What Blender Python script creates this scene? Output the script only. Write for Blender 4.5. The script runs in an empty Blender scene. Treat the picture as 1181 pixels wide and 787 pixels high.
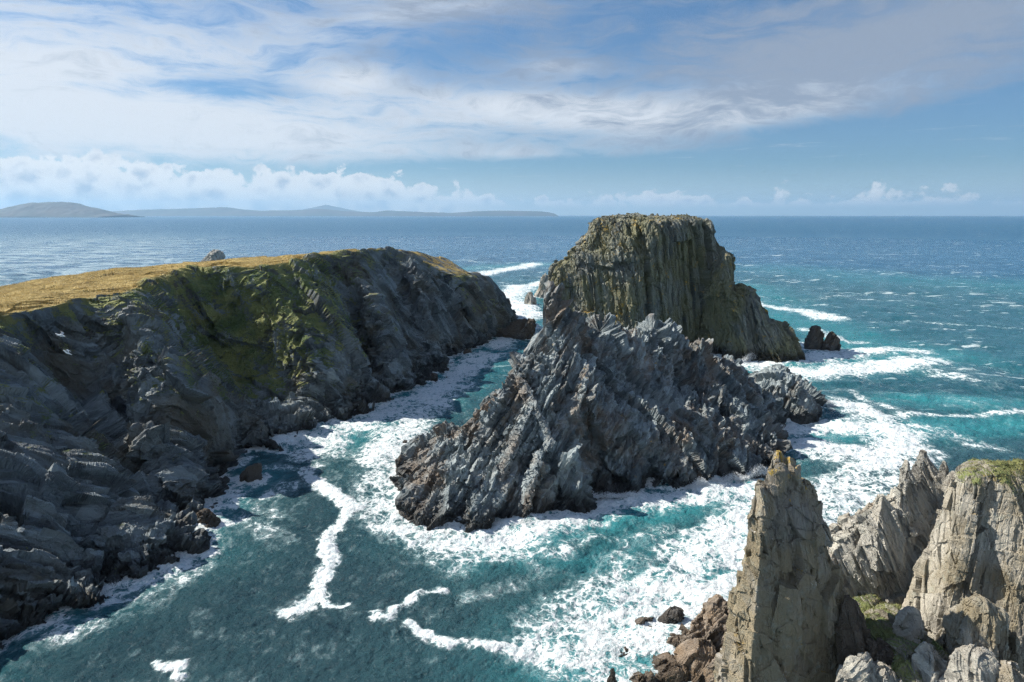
import bpy, math, random
import numpy as np
R = math.radians
SC = bpy.context.scene
COL = SC.collection
rng = np.random.default_rng(7)

# ------------------------------------------------------------------ camera geometry
CAMH = 50.0
F = 787.0
TH = math.atan(145.5 / F)
CT, ST = math.cos(TH), math.sin(TH)
def ray(px, py):
    px = np.asarray(px, float); py = np.asarray(py, float)
    xv = (px - 590.5) / F; yv = (393.5 - py) / F
    fw = CT + yv * ST; z = -ST + yv * CT
    return xv / fw, z / fw          # x and z per metre of Y
def atY(px, py, Y):
    a, b = ray(px, py)
    return np.array([a * Y, Y, CAMH + b * Y])
def sea(px, py, z=0.0):
    a, b = ray(px, py)
    Y = (z - CAMH) / b
    return np.array([a * Y, Y, z])

# ------------------------------------------------------------------ numpy noise
TAB = np.random.default_rng(99).random((65536, 8), dtype=np.float32)
PR = (np.uint32(0x8da6b343), np.uint32(0xd8163841), np.uint32(0xcb1ab31f))
def lat(b):
    """hash terms of the two lattice planes on every axis"""
    i = b.astype(np.int32).astype(np.uint32)
    return [[(i[:, k] + np.uint32(d)) * PR[k] for d in (0, 1)] for k in range(3)]
def mixh(a, b, c, seed):
    h = a ^ b ^ c ^ np.uint32((seed * 0x9E3779B1) & 0xffffffff)
    h ^= h >> np.uint32(15); h *= np.uint32(0x2c1b3c6d); h ^= h >> np.uint32(13)
    return h & np.uint32(65535)
from concurrent.futures import ThreadPoolExecutor
POOL = ThreadPoolExecutor(8)
def chunked(fn):
    def run(p, *a, **k):
        n = len(p)
        if n < 30000: return fn(p, *a, **k)
        m = -(-n // 16384); parts = np.array_split(p, m)
        r = list(POOL.map(lambda q: fn(q, *a, **k), parts))
        if isinstance(r[0], tuple): return tuple(np.concatenate([x[i] for x in r]) for i in range(len(r[0])))
        return np.concatenate(r)
    return run
T0 = np.ascontiguousarray(TAB[:, 0])
@chunked
def vnoise(p, seed=0):
    f = np.floor(p); t = (p - f).astype(np.float32)
    t = t * t * (3 - 2 * t); H = lat(f); W = [[1 - t[:, k], t[:, k]] for k in range(3)]
    out = np.zeros(len(p), np.float32)
    for dx in (0, 1):
        for dy in (0, 1):
            wxy = W[0][dx] * W[1][dy]
            for dz in (0, 1):
                out += wxy * W[2][dz] * T0[mixh(H[0][dx], H[1][dy], H[2][dz], seed)]
    return out * 2 - 1
def fbm(p, oct=4, seed=0, gain=.5):
    a, s, o = 1.0, 0, 0
    for k in range(oct):
        o = o + a * vnoise(p * (2.03 ** k) + 17.3 * k, seed + k); s += a; a *= gain
    return o / s
@chunked
def facet(p, seed=0, tilt=1.0, step=1.0):
    """blocky joint pattern: every cell is a randomly tilted little plane"""
    b = np.floor(p - .5); H = lat(b); t = (p - b).astype(np.float32)
    n = len(p)
    best = np.full(n, 1e9, np.float32); sec = best.copy(); bi = np.zeros(n, np.uint32); bo = np.zeros((n, 3), np.float32)
    for dx in (0, 1):
        for dy in (0, 1):
            for dz in (0, 1):
                h = mixh(H[0][dx], H[1][dy], H[2][dz], seed)
                o = TAB[h, :3] * np.float32(.76) + np.array([dx + .12, dy + .12, dz + .12], np.float32)
                o = t - o
                d = np.einsum('ij,ij->i', o, o)
                m = d < best
                np.minimum(sec, d, out=sec); sec[m] = best[m]
                best[m] = d[m]; bi[m] = h[m]; bo[m] = o[m]
    r = TAB[bi, 3:7]
    v = (r[:, 3] - .5) * 2 * step + tilt * 2 * np.einsum('ij,ij->i', r[:, :3] - .5, bo)
    return v, np.sqrt(sec) - np.sqrt(best)
@chunked
def beds(q, seed=0, tilt=1.0, step=.6, crack=0.):
    """jointed beds: sheets stacked along q0, each broken into long blocks that stand out or sit back"""
    ir = lambda a, k: a + .3 * np.sin(1.3 * a + seed + k) + .18 * np.sin(2.9 * a + 2 * seed + k)
    x = ir(q[:, 0], 0); i = np.floor(x); f = (x - i).astype(np.float32)
    z = np.zeros(len(q), np.uint32)
    ih = i.astype(np.int32).astype(np.uint32) * PR[0]
    r0 = TAB[mixh(ih, z, z, seed)]
    y = ir(q[:, 1] + r0[:, 0] * 9, 1); j = np.floor(y); fy = (y - j).astype(np.float32)
    w = ir(q[:, 2] + r0[:, 1] * 9 + r0[:, 2] * .3 * fy, 2); k = np.floor(w); fw = (w - k).astype(np.float32)
    h = mixh(ih, j.astype(np.int32).astype(np.uint32) * PR[1], k.astype(np.int32).astype(np.uint32) * PR[2], seed)
    r = TAB[h]
    v = (r[:, 3] - .5) * 2 * step + (r0[:, 4] - .5) * step + tilt * ((f - .5) * (r0[:, 5] * 1.6 - .3) + (fy - .5) * (r[:, 6] - .5) * .8 + (fw - .5) * (r[:, 7] - .5) * .8)
    e = np.minimum(np.minimum(f, 1 - f), np.minimum(np.minimum(fy, 1 - fy) * 2, np.minimum(fw, 1 - fw) * 1.5))
    if crack: v = v - crack * np.clip(1 - e / .07, 0, 1)
    return v.astype(np.float32)
def tframe(t, m, lean=.5):
    """rows: bedding normal, the line the beds draw on a face with normal m, third axis"""
    t = np.array(t, float); t /= np.linalg.norm(t); m = np.array(m, float); m -= t * m.dot(t); m /= np.linalg.norm(m)
    n = np.cross(t, m) + lean * m; n /= np.linalg.norm(n)
    return np.array([n, t, np.cross(n, t)])
def frame(strike, dip, rake=0):
    """rows: bedding normal, down-dip direction, strike direction"""
    s = R(strike); d = R(dip)
    st = np.array([math.cos(s), math.sin(s), 0.0])
    hd = np.array([-math.sin(s), math.cos(s), 0.0])
    dd = hd * math.cos(d) - np.array([0, 0, 1]) * math.sin(d)
    n = np.cross(st, dd)
    if rake:
        c, k = math.cos(R(rake)), math.sin(R(rake))
        st, dd = st * c + dd * k, dd * c - st * k
    return np.array([n, dd, st])

def normals(G, wrap=False):
    if wrap:
        du = np.roll(G, -1, 1) - np.roll(G, 1, 1)
    else:
        du = np.gradient(G, axis=1)
    dv = np.gradient(G, axis=0)
    n = np.cross(du, dv)
    return n / (np.linalg.norm(n, axis=2, keepdims=True) + 1e-9)
def smooth_n(n, k, wrap):
    for _ in range(k):
        m = n.copy()
        m[1:] += n[:-1]; m[:-1] += n[1:]
        if wrap: m += np.roll(n, 1, 1) + np.roll(n, -1, 1)
        else: m[:, 1:] += n[:, :-1]; m[:, :-1] += n[:, 1:]
        n = m
    return n / (np.linalg.norm(n, axis=2, keepdims=True) + 1e-9)
def rockify(G, layers, wrap=False, flip=1, wmask=None):
    """push a grid of points along its normals with layered joints, ledges and cracks"""
    G = np.asarray(G, np.float32)
    sh = G.shape
    for L in layers:
        n = smooth_n(normals(G, wrap), L.get('sm', 6), wrap) * flip
        p = G.reshape(-1, 3)
        q = p @ L['fr'].T.astype(np.float32) if 'fr' in L else p
        sc = np.array(L['s'], np.float32)
        w = L.get('warp', .35)
        if w:
            ws = float(np.mean(sc))
            wv = np.stack([vnoise(p / (ws * 1.3) + 31 * k, L['seed'] + 50 + k) for k in range(3)], 1)
            q = q + wv * (w * sc)
        q = q / sc
        if L['k'] == 'facet':
            v, e = facet(q, L['seed'], L.get('tilt', 1.), L.get('step', .6))
            ck = L.get('crack', 0)
            if ck: v = v - ck * np.clip(1 - e / .09, 0, 1)
        elif L['k'] == 'beds':
            v = beds(q, L['seed'], L.get('tilt', 1.), L.get('step', .5), L.get('crack', 0))
        elif L['k'] == 'ridge':
            v = 1 - 2 * np.abs(fbm(q, L.get('oct', 3), L['seed']))
        else:
            v = fbm(q, L.get('oct', 4), L['seed'])
        v = v * L['a']
        if 'mask' in L: v = v * L['mask'].reshape(-1)
        G = G + n * v.reshape(sh[0], sh[1], 1)
    return G

# ------------------------------------------------------------------ mesh helpers
def grid_faces(nv, nu, wrap=False, off=0):
    a = np.arange(nv * nu).reshape(nv, nu) + off
    if wrap: a = np.concatenate([a, a[:, :1]], 1)
    return np.stack([a[:-1, :-1], a[:-1, 1:], a[1:, 1:], a[1:, :-1]], -1).reshape(-1, 4)
def link(name, V, Fq, mat, parent=None, smooth=False, attrs=None):
    me = bpy.data.meshes.new(name)
    V = np.ascontiguousarray(V, np.float32); Fq = np.ascontiguousarray(Fq, np.int32)
    k = Fq.shape[1]
    me.vertices.add(len(V)); me.vertices.foreach_set('co', V.ravel())
    me.loops.add(Fq.size); me.loops.foreach_set('vertex_index', Fq.ravel())
    me.polygons.add(len(Fq)); me.polygons.foreach_set('loop_start', np.arange(0, Fq.size, k, dtype=np.int32))
    me.polygons.foreach_set('use_smooth', np.full(len(Fq), smooth))
    for an, av in (attrs or {}).items():
        at = me.attributes.new(an, 'FLOAT', 'POINT'); at.data.foreach_set('value', np.ascontiguousarray(av, np.float32).ravel())
    me.update(calc_edges=True); me.validate()
    me.materials.append(mat)
    o = bpy.data.objects.new(name, me); COL.objects.link(o)
    if parent: o.parent = parent
    return o
def tag(o, label=None, cat=None, group=None, kind=None):
    if label: o['label'] = label
    if cat: o['category'] = cat
    if group: o['group'] = group
    if kind: o['kind'] = kind
    return o
class Shells:
    def __init__(s): s.V = []; s.F = []; s.n = 0; s.A = {}
    def add(s, G, wrap=False, flip=False, attrs=None):
        V = G.reshape(-1, 3); f = grid_faces(G.shape[0], G.shape[1], wrap, s.n)
        if flip: f = f[:, ::-1]
        s.V.append(V); s.F.append(f); s.n += len(V)
        for k, v in (attrs or {}).items(): s.A.setdefault(k, []).append(v.ravel())
    def build(s, name, mat, **k):
        A = {q: np.concatenate(v) for q, v in s.A.items()}
        return link(name, np.concatenate(s.V), np.concatenate(s.F), mat, attrs=A, **k)
WATERLINE = []       # points where rock meets the sea, used for the foam
def note_waterline(G):
    p = G.reshape(-1, 3)
    m = (p[:, 2] > -.7) & (p[:, 2] < .9)
    WATERLINE.append(p[m][:, :2])

# ------------------------------------------------------------------ node helpers
class X:
    nt = None
    def __init__(s, so): s.so = so
    def _m(s, op, *o, cl=False):
        n = X.nt.nodes.new('ShaderNodeMath'); n.operation = op; n.use_clamp = cl
        for i, v in enumerate((s,) + o):
            if isinstance(v, X): X.nt.links.new(v.so, n.inputs[i])
            else: n.inputs[i].default_value = v
        return X(n.outputs[0])
    def __add__(s, o): return s._m('ADD', o)
    __radd__ = __add__
    def __mul__(s, o): return s._m('MULTIPLY', o)
    __rmul__ = __mul__
    def __sub__(s, o): return s._m('SUBTRACT', o)
    def __rsub__(s, o): return (s * -1) + o
    def __truediv__(s, o): return s._m('DIVIDE', o)
    def __pow__(s, o): return s._m('POWER', o)
    def abs(s): return s._m('ABSOLUTE')
    def max(s, o): return s._m('MAXIMUM', o)
    def min(s, o): return s._m('MINIMUM', o)
    def cl(s): return s._m('ADD', 0.0, cl=True)
def sstep(x, a, b):
    n = X.nt.nodes.new('ShaderNodeMapRange'); n.interpolation_type = 'SMOOTHSTEP'
    X.nt.links.new(x.so, n.inputs['Value'])
    for k, v in (('From Min', a), ('From Max', b)):
        if isinstance(v, X): X.nt.links.new(v.so, n.inputs[k])
        else: n.inputs[k].default_value = v
    return X(n.outputs['Result'])
def node(t, ins=None, **k):
    n = X.nt.nodes.new(t)
    for a, b in k.items(): setattr(n, a, b)
    for a, b in (ins or {}).items():
        if isinstance(b, X): X.nt.links.new(b.so, n.inputs[a])
        else: n.inputs[a].default_value = b
    return n
def noise(vec, scale, detail=4, rough=.55, dist=0, out='Fac'):
    n = node('ShaderNodeTexNoise', {'Scale': scale, 'Detail': detail, 'Roughness': rough, 'Distortion': dist})
    X.nt.links.new(vec.so, n.inputs['Vector']); return X(n.outputs[out])
def voro(vec, scale, feature='F1', out='Distance', rand=1.0):
    n = node('ShaderNodeTexVoronoi', {'Scale': scale, 'Randomness': rand}, feature=feature)
    X.nt.links.new(vec.so, n.inputs['Vector']); return X(n.outputs[out])
def mapping(vec, scale=(1, 1, 1), rot=(0, 0, 0), loc=(0, 0, 0)):
    n = node('ShaderNodeMapping', {'Scale': scale, 'Rotation': rot, 'Location': loc})
    X.nt.links.new(vec.so, n.inputs['Vector']); return X(n.outputs[0])
def vadd(a, b, op='ADD'):
    n = X.nt.nodes.new('ShaderNodeVectorMath'); n.operation = op
    for i, v in enumerate((a, b)):
        if isinstance(v, X): X.nt.links.new(v.so, n.inputs[i])
        else: n.inputs[i].default_value = v
    return X(n.outputs[0])
def vscale(a, f):
    n = X.nt.nodes.new('ShaderNodeVectorMath'); n.operation = 'SCALE'
    X.nt.links.new(a.so, n.inputs[0])
    n.inputs['Scale'].default_value = f
    return X(n.outputs[0])
def mix(f, a, b):
    n = X.nt.nodes.new('ShaderNodeMix'); n.data_type = 'RGBA'
    for i, v in ((0, f), (6, a), (7, b)):
        if isinstance(v, X): X.nt.links.new(v.so, n.inputs[i])
        elif i == 0: n.inputs[i].default_value = v
        else: n.inputs[i].default_value = (*v, 1) if len(v) == 3 else v
    return X(n.outputs[2])
def attr(name):
    n = node('ShaderNodeAttribute', attribute_name=name); return X(n.outputs['Fac'])
def sep(v):
    n = node('ShaderNodeSeparateXYZ'); X.nt.links.new(v.so, n.inputs[0]); return [X(o) for o in n.outputs]
def comb(a, b, c):
    n = node('ShaderNodeCombineXYZ')
    for i, v in enumerate((a, b, c)):
        if isinstance(v, X): X.nt.links.new(v.so, n.inputs[i])
        else: n.inputs[i].default_value = v
    return X(n.outputs[0])
def new_mat(name):
    m = bpy.data.materials.new(name); m.use_nodes = True
    X.nt = m.node_tree; X.nt.nodes.clear()
    out = X.nt.nodes.new('ShaderNodeOutputMaterial')
    b = X.nt.nodes.new('ShaderNodeBsdfPrincipled')
    X.nt.links.new(b.outputs[0], out.inputs[0])
    return m, b
def setin(b, k, v):
    if isinstance(v, X): X.nt.links.new(v.so, b.inputs[k])
    elif isinstance(v, tuple) and len(v) == 3: b.inputs[k].default_value = (*v, 1)
    else: b.inputs[k].default_value = v
def bump(h, strength, dist, nrm=None):
    n = node('ShaderNodeBump', {'Strength': strength, 'Distance': dist})
    X.nt.links.new(h.so, n.inputs['Height'])
    if nrm: X.nt.links.new(nrm.so, n.inputs['Normal'])
    return X(n.outputs[0])

def rock_material(name, base, light, dark, warm=None, warm_amt=.3, lichen=0., wet=2.5, fr=None, sc=1.0, strat=5.0,
                  grass=False, yellow=0., guano=0., up=0., ytop=None, hair=.45):
    m, b = new_mat(name)
    P = X(node('ShaderNodeNewGeometry').outputs['Position'])
    N = X(node('ShaderNodeNewGeometry').outputs['Normal'])
    px, py, pz = sep(P)
    nx, ny, nz = sep(N)
    if fr is not None:
        ax = []
        for row in fr:
            dn = X.nt.nodes.new('ShaderNodeVectorMath'); dn.operation = 'DOT_PRODUCT'; X.nt.links.new(P.so, dn.inputs[0]); dn.inputs[1].default_value = tuple(float(v) for v in row)
            ax.append(X(dn.outputs['Value']))
        Q = comb(ax[1], ax[0], ax[2])
    else: Q = P
    Q = vadd(Q, vscale(noise(P, .25 * sc, 2, out='Color'), .45))
    S = mapping(Q, (1 / strat, 1, 1 / strat))          # streaky along the bedding
    big = noise(P, .07 * sc, 4, .6)
    cell = voro(S, .9 * sc, out='Color'); cr, cg, cb = sep(cell)
    fine = noise(S, 3.5 * sc, 6, .70)
    c = mix(sstep(big * .5 + cr * .3 + fine * .5, .45, .85), base, light)
    c = mix(sstep(noise(S, .8 * sc, 5, .65), .52, .7) * .75, c, dark)
    if warm: c = mix(sstep(noise(vadd(P, (13, 5, 7)), .12 * sc, 5, .65) + cg * .12, .66 - warm_amt, .92 - warm_amt) * .8, c, warm)
    if up: c = mix((sstep(nz, .35, .8) * sstep(noise(P, .9 * sc, 4), .4, .6)) * up, c, light)
    if lichen: c = mix(sstep(noise(vadd(P, (3, 9, 1)), .9 * sc, 6, .7), .6 - lichen * .25, .7) * .7, c, (.30, .31, .26))
    if yellow: c = mix(sstep(noise(vadd(P, (43, 9, 1)), .45 * sc, 5, .7) + nz * .1, .76 - yellow * .25, .80 - yellow * .2) * .85, c, (.46, .30, .05))
    if ytop: c = mix(sstep(noise(vadd(P, (3, 2, 1)), .9, 5, .7) + (pz - ytop) * .04, .50, .60) * sstep(nx, .75, -.1) * .9, c, (.50, .34, .05))
    if guano: c = mix(sstep(noise(vadd(P, (3, 59, 1)), .5 * sc, 5, .7) + nz * .12, .74 - guano * .2, .80 - guano * .2) * .8, c, (.6, .58, .54))
    # hairline joints
    e = voro(mapping(Q, (1 / (strat * .5), 1, 1 / (strat * .5))), 1.3 * sc, 'DISTANCE_TO_EDGE')
    c = mix(sstep(e, .03, .0) * sstep(noise(P, .5 * sc, 3), .45, .65) * hair, c, tuple(v * .35 for v in dark))
    rough = sstep(fine, .2, .8) * .25 + .6
    if wet:
        wl = sstep(pz + noise(P, .25, 4) * 3.5, wet + 1.8 + 1.2, wet - .8)
        c = mix(wl * .88, c, (.022, .020, .018))
        rough = rough - wl * .28
    if grass:
        g = attr('grass')
        gn = noise(P, .30, 6, .68)
        gm = sstep(g + (gn - .5) * 2.2 + (nz - .5) * .35, .42, .62)
        gc = mix(sstep(noise(P, .13, 5, .6), .36, .64), (.30, .32, .12), (.13, .18, .07))
        gc = mix(sstep(attr('gold'), .2, .8), gc, mix(sstep(noise(P, .12, 6, .7), .38, .62), (.36, .26, .09), (.60, .46, .18)))
        gc = mix(sstep(noise(mapping(P, (.35, 1, 1)), .5, 5, .7), .58, .72) * .7, gc, (.19, .12, .055))
        c = mix(gm, c, gc)
        rough = rough + gm * .2
    setin(b, 'Base Color', c); setin(b, 'Roughness', rough)
    setin(b, 'Specular IOR Level', .35)
    fr1, fr2, fr3 = sep(voro(mapping(Q, (1 / (strat * .6), 1, 1 / (strat * .6))), 2.2 * sc, out='Color'))
    f21, f22, f23 = sep(voro(mapping(Q, (1 / (strat * .4), 1, 1 / (strat * .4)), loc=(3, 7, 1)), 5.5 * sc, out='Color'))
    h = fr1 * .35 + f21 * .15 + fine * .9  + noise(Q, 9 * sc, 3, .7) * .25 - sstep(e, .04, 0.) * (.25 * hair)
    if grass: h = h + gm * noise(P, 1.6, 5, .75) * 1.6
    setin(b, 'Normal', bump(h, .9, .45 / sc))
    return m

# ------------------------------------------------------------------ rock builders
def facetfun(seed, K=7, lo=.8, hi=1.05):
    r = random.Random(seed)
    if isinstance(K, (list, tuple)):
        def g(ph):
            v = np.full(ph.shape, 1.5)
            for t, d in K:
                c = np.cos(ph - R(t)); v = np.where(c > .1, np.minimum(v, d / np.maximum(c, .1)), v)
            return v
        return g
    ths = [(k + r.uniform(-.3, .3)) * 2 * math.pi / K for k in range(K)]
    ds = [r.uniform(lo, hi) for _ in range(K)]
    def f(ph):
        v = np.full(ph.shape, 1.35)
        for t, d in zip(ths, ds):
            c = np.cos(ph - t)
            v = np.where(c > .15, np.minimum(v, d / np.maximum(c, .15)), v)
        return v
    return f
def column(levels, nu, nv, seed=1, K=7, top_round=.35, lo=.8, hi=1.05, extra=None):
    """levels: (z, cx, cy, rx, ry, twist) from the bottom up; returns a wrapped grid"""
    L = np.array(levels, float)
    z = L[:, 0]
    seg = np.sqrt(np.diff(z) ** 2 + np.diff(L[:, 3]) ** 2 + np.diff(L[:, 1]) ** 2); s = np.concatenate([[0], np.cumsum(seg)])
    t = np.linspace(0, s[-1], nv)
    C = np.stack([np.interp(t, s, L[:, i]) for i in range(L.shape[1])], 1)
    k = max(1, nv // 60)                       # soften the kinks
    ker = np.ones(2 * k + 1) / (2 * k + 1)
    Cp = np.pad(C, ((k, k), (0, 0)), mode='edge'); C = np.stack([np.convolve(Cp[:, i], ker, 'valid') for i in range(C.shape[1])], 1)
    ph = np.linspace(0, 2 * math.pi, nu, endpoint=False)
    f = facetfun(seed, K, lo, hi)(ph)
    f = f / max(np.max(np.abs(f * np.cos(ph))), .01)
    c, si = np.cos(ph), np.sin(ph)
    # cap
    m = max(8, nv // 10)
    u = np.linspace(1, 0, m + 1)[1:]
    top = C[-1]
    X_ = np.concatenate([C[:, 3], top[3] * u]); Y_ = np.concatenate([C[:, 4], top[4] * u])
    Z_ = np.concatenate([C[:, 0], top[0] + top_round * (1 - u ** 2)])
    CX = np.concatenate([C[:, 1], np.full(m, top[1])]); CY = np.concatenate([C[:, 2], np.full(m, top[2])])
    fx = 1 + (f - 1)
    G = np.stack([CX[:, None] + X_[:, None] * fx * c, CY[:, None] + Y_[:, None] * fx * si, np.repeat(Z_[:, None], nu, 1)], -1)
    return G
def sil(Y, rows, depth, lean=0, zmin=None):
    """silhouette rows (py, pxleft, pxright[, depth]) from the top down -> levels from the bottom up, standing at distance Y"""
    out = []
    for r in rows:
        py, l, rr = r[:3]
        d = r[3] if len(r) > 3 else depth
        a = atY(l, py, Y); b = atY(rr, py, Y)
        out.append((a[2], (a[0] + b[0]) / 2, Y, (b[0] - a[0]) / 2, d))
    out = out[::-1]
    return out

# ------------------------------------------------------------------ materials
FRH = tframe((.62, .45, -.62), (.75, -.35, .55), .55)          # left cliff: beds dip down to the right
FRHV = tframe((.45, .10, -.88), (.75, -.35, .55), -.4)
FRI = tframe((.95, -.75, -.9), (0, -.7, .7), .6)
FRI2 = tframe((-.65, -.75, -.9), (-.2, -.7, .7), .55)
FRS = tframe((.10, -.05, -1), (-.1, -1, .1), .5)
FRP = tframe((.12, -.1, -1), (-.3, -.9, .1), .5)
FRC = tframe((.42, -.3, -.9), (-.5, -.8, .3), .5)
FRK = tframe((-.14, -.3, -.95), (-.5, -.8, .3), .5)
FRX = tframe((1, -.2, -.25), (0, -.8, .5), .6)
M_HEAD = rock_material('headland_rock', (.10, .122, .140), (.27, .32, .34), (.034, .041, .048), warm=(.11, .095, .065), warm_amt=.18,
                       wet=2.6, fr=FRH, sc=.6, strat=6, grass=True)
M_ISLE = rock_material('island_rock', (.12, .152, .168), (.34, .395, .41), (.032, .037, .043), warm=(.21, .15, .10), warm_amt=.17,
                       wet=3.2, fr=FRI2, sc=.8, strat=4, yellow=.12)
M_STACK = rock_material('stack_rock', (.115, .13, .13), (.27, .28, .24), (.03, .034, .038), warm=(.20, .19, .09), warm_amt=.25,
                        wet=3.6, fr=FRS, sc=.5, strat=9, yellow=.5)
M_PIN = rock_material('pinnacle_rock', (.19, .18, .165), (.40, .37, .32), (.055, .055, .054), warm=(.27, .22, .13), warm_amt=.3,
                      wet=0, fr=FRP, sc=1.0, strat=5, yellow=.3, guano=.25, lichen=.4, ytop=27.6, hair=.0)
M_CRAG = rock_material('crag_rock', (.30, .29, .26), (.52, .50, .44), (.10, .097, .09), warm=(.34, .28, .21), warm_amt=.14,
                       wet=0, fr=FRC, sc=1.0, strat=7, lichen=.3, yellow=.05, hair=.0)
M_CLIFF = rock_material('cliff_rock', (.28, .26, .225), (.50, .47, .40), (.07, .068, .06), warm=(.18, .145, .08), warm_amt=.2,
                        wet=0, fr=FRK, sc=1.0, strat=8, lichen=.3, yellow=.1, grass=True, hair=.0)
M_SHORE = rock_material('shore_rock', (.19, .155, .12), (.36, .30, .24), (.05, .043, .038), warm=(.25, .17, .10), warm_amt=.18,
                        wet=1.5, fr=FRX, sc=1.3, strat=3, yellow=.1)
M_SMALL = rock_material('wave_washed_rock', (.07, .068, .066), (.15, .14, .13), (.025, .024, .023), warm=(.12, .09, .06),
                        wet=1.2, fr=FRX, sc=.9, strat=3)

def cat1(P, n_or_t):
    """Catmull-Rom through rows of P at parameters t (0..len-1)"""
    t = n_or_t; N = len(P)
    i = np.clip(np.floor(t).astype(int), 0, N - 2); f = (t - i)[:, None] if P.ndim == 2 else (t - i).reshape(-1, *([1] * (P.ndim - 1)))
    g = lambda k: P[np.clip(k, 0, N - 1)]
    a, b, c, d = g(i - 1), g(i), g(i + 1), g(i + 2)
    T = .42
    m1 = T * (c - a); m2 = T * (d - b)
    return (2 * f**3 - 3 * f**2 + 1) * b + (f**3 - 2 * f**2 + f) * m1 + (-2 * f**3 + 3 * f**2) * c + (f**3 - f**2) * m2
def params(Ls, n):
    s = np.concatenate([[0], np.cumsum(Ls)]); t = np.linspace(0, s[-1], n)
    return np.interp(t, s, np.arange(len(s)))

# ------------------------------------------------------------------ the headland on the left
def onz(px, py, z):
    a, b = ray(px, py); Y = (z - CAMH) / b; return np.array([a * Y, Y, z])
SEC = [  # edge (px,py,z), three points down the face, waterline, push toward the viewer, far edge (px,py,z), green, gold
    dict(E=(-560, 430, 30), M=[(-480, 560), (-420, 700), (-340, 830)], W=(-250, 960), o=0, Fe=(-700, 365, 28), g=.2),
    dict(E=(-330, 405, 31), M=[(-260, 500), (-190, 600), (-120, 700)], W=(-60, 800), o=0, Fe=(-420, 352, 30), g=.2),
    dict(E=(-130, 380, 31.5), M=[(-70, 470), (-10, 550), (35, 625)], W=(78, 692), o=2, Fe=(-200, 340, 30.5), g=.1),
    dict(E=(0, 366, 32), M=[(45, 440), (95, 520), (130, 590)], W=(165, 650), o=0, Fe=(0, 329, 31), g=.3),
    dict(E=(58, 358, 32.3), M=[(100, 430), (140, 505), (172, 560)], W=(195, 603), o=-5, Fe=(64, 321, 32), g=.15),
    dict(E=(105, 347, 32.7), M=[(140, 385), (168, 450), (200, 530)], W=(222, 588), o=1, Fe=(100, 317, 32.5), g=.4),
    dict(E=(148, 343, 33), M=[(186, 400), (222, 447), (252, 492)], W=(280, 530), o=5, Fe=(142, 310, 33), g=.42),
    dict(E=(178, 327, 33.5), M=[(226, 400), (264, 450), (292, 484)], W=(312, 512), o=-5, Fe=(180, 308, 33.3), g=.72),
    dict(E=(225, 316, 34.5), M=[(275, 370), (312, 425), (335, 470)], W=(350, 502), o=-3, Fe=(225, 307, 34.3), g=.85),
    dict(E=(300, 310, 36), M=[(322, 350), (345, 400), (362, 450)], W=(378, 484), o=1, Fe=(300, 301, 36), g=.8),
    dict(E=(346, 302, 37), M=[(372, 345), (388, 395), (398, 435)], W=(406, 466), o=3, Fe=(350, 296.3, 36.8), g=.6),
    dict(E=(378, 297, 37.3), M=[(398, 340), (412, 388), (424, 425)], W=(434, 458), o=-3, Fe=(380, 292.8, 37.3), g=.45),
    dict(E=(402, 293, 37.6), M=[(428, 340), (444, 388), (456, 420)], W=(466, 447), o=2.5, Fe=(406, 290.3, 37.7), g=.25),
    dict(E=(436, 291, 36.9), M=[(456, 335), (474, 375), (484, 405)], W=(492, 432), o=-2, Fe=(438, 289.6, 37), g=.15),
    dict(E=(470, 293, 35.6), M=[(497, 330), (512, 365), (522, 392)], W=(530, 415), o=3, Fe=(474, 290.5, 35.6), g=.1),
    dict(E=(500, 308, 30.5), M=[(522, 342), (535, 368), (546, 388)], W=(552, 403), o=-2, Fe=(512, 300, 31), g=.05),
    dict(E=(535, 322, 25.5), M=[(550, 345), (560, 365), (566, 380)], W=(572, 392), o=1, Fe=(540, 317, 25), g=.35),
    dict(E=(566, 326, 21.5), M=[(575, 345), (582, 358), (587, 368)], W=(590, 378), o=1, Fe=(562, 320, 22), g=.35),
    dict(E=(583, 345, 12), M=[(588, 352), (591, 358), (594, 364)], W=(597, 370), o=0, Fe=(577, 336, 14), g=0),
    dict(E=(592, 357, 5), M=[(596, 360), (598, 363), (600, 365)], W=(602, 367), o=0, Fe=(588, 351, 6), g=0),
]
rows = []; gatt = []; dat = []
for n_, S in enumerate(SEC):
    E = onz(*S['E']); W = sea(*S['W']); Fe = onz(*S['Fe'])
    iw = (E - W) * np.array([1, 1, 0]); W = W + iw / np.linalg.norm(iw) * (6 if n_ > 13 else 2.6 if S['o'] > -4 else 3.4)
    pts = []
    for (mx, my) in S['M']:
        f = (my - S['E'][1]) / (S['W'][1] - S['E'][1])
        Y = 1 / ((1 - f) / E[1] + f / W[1])
        Y = Y - 2.6 * S['o'] * math.sin(math.pi * f) * Y / 150 + .8 * math.sin(math.pi * f)
        pts.append(atY(mx, my, Y))
    out = W + (W - E) * np.array([1, 1, 0]) / np.linalg.norm((W - E)[:2]) * 8; out[2] = -6
    inn = E + (Fe - E) * .10 + np.array([0, 0, .25])
    mid = E * .5 + Fe * .5 + np.array([0, 0, .5])
    away = (Fe - W); away[2] = 0; away /= np.linalg.norm(away)
    b1 = Fe + away * 10 + np.array([0, 0, -9.]); b2 = Fe + away * 26; b2[2] = -6
    if n_ > 13:
        sh_x = np.array([-3.5, 0, 0]); pts = [p + sh_x for p in pts]; E = E + sh_x * .7; inn = inn + sh_x * .7
    rows.append([out, W, pts[2], pts[1], pts[0], E, inn, mid, Fe, b1, b2])
    g = S['g']
    gatt.append([0, 0, g * .35, g * .85, g * 1.0, .42 + g * .4, 1, 1, 1, .5, 0])
CP = np.array(rows); GA = np.array(gatt)[..., None]
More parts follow.
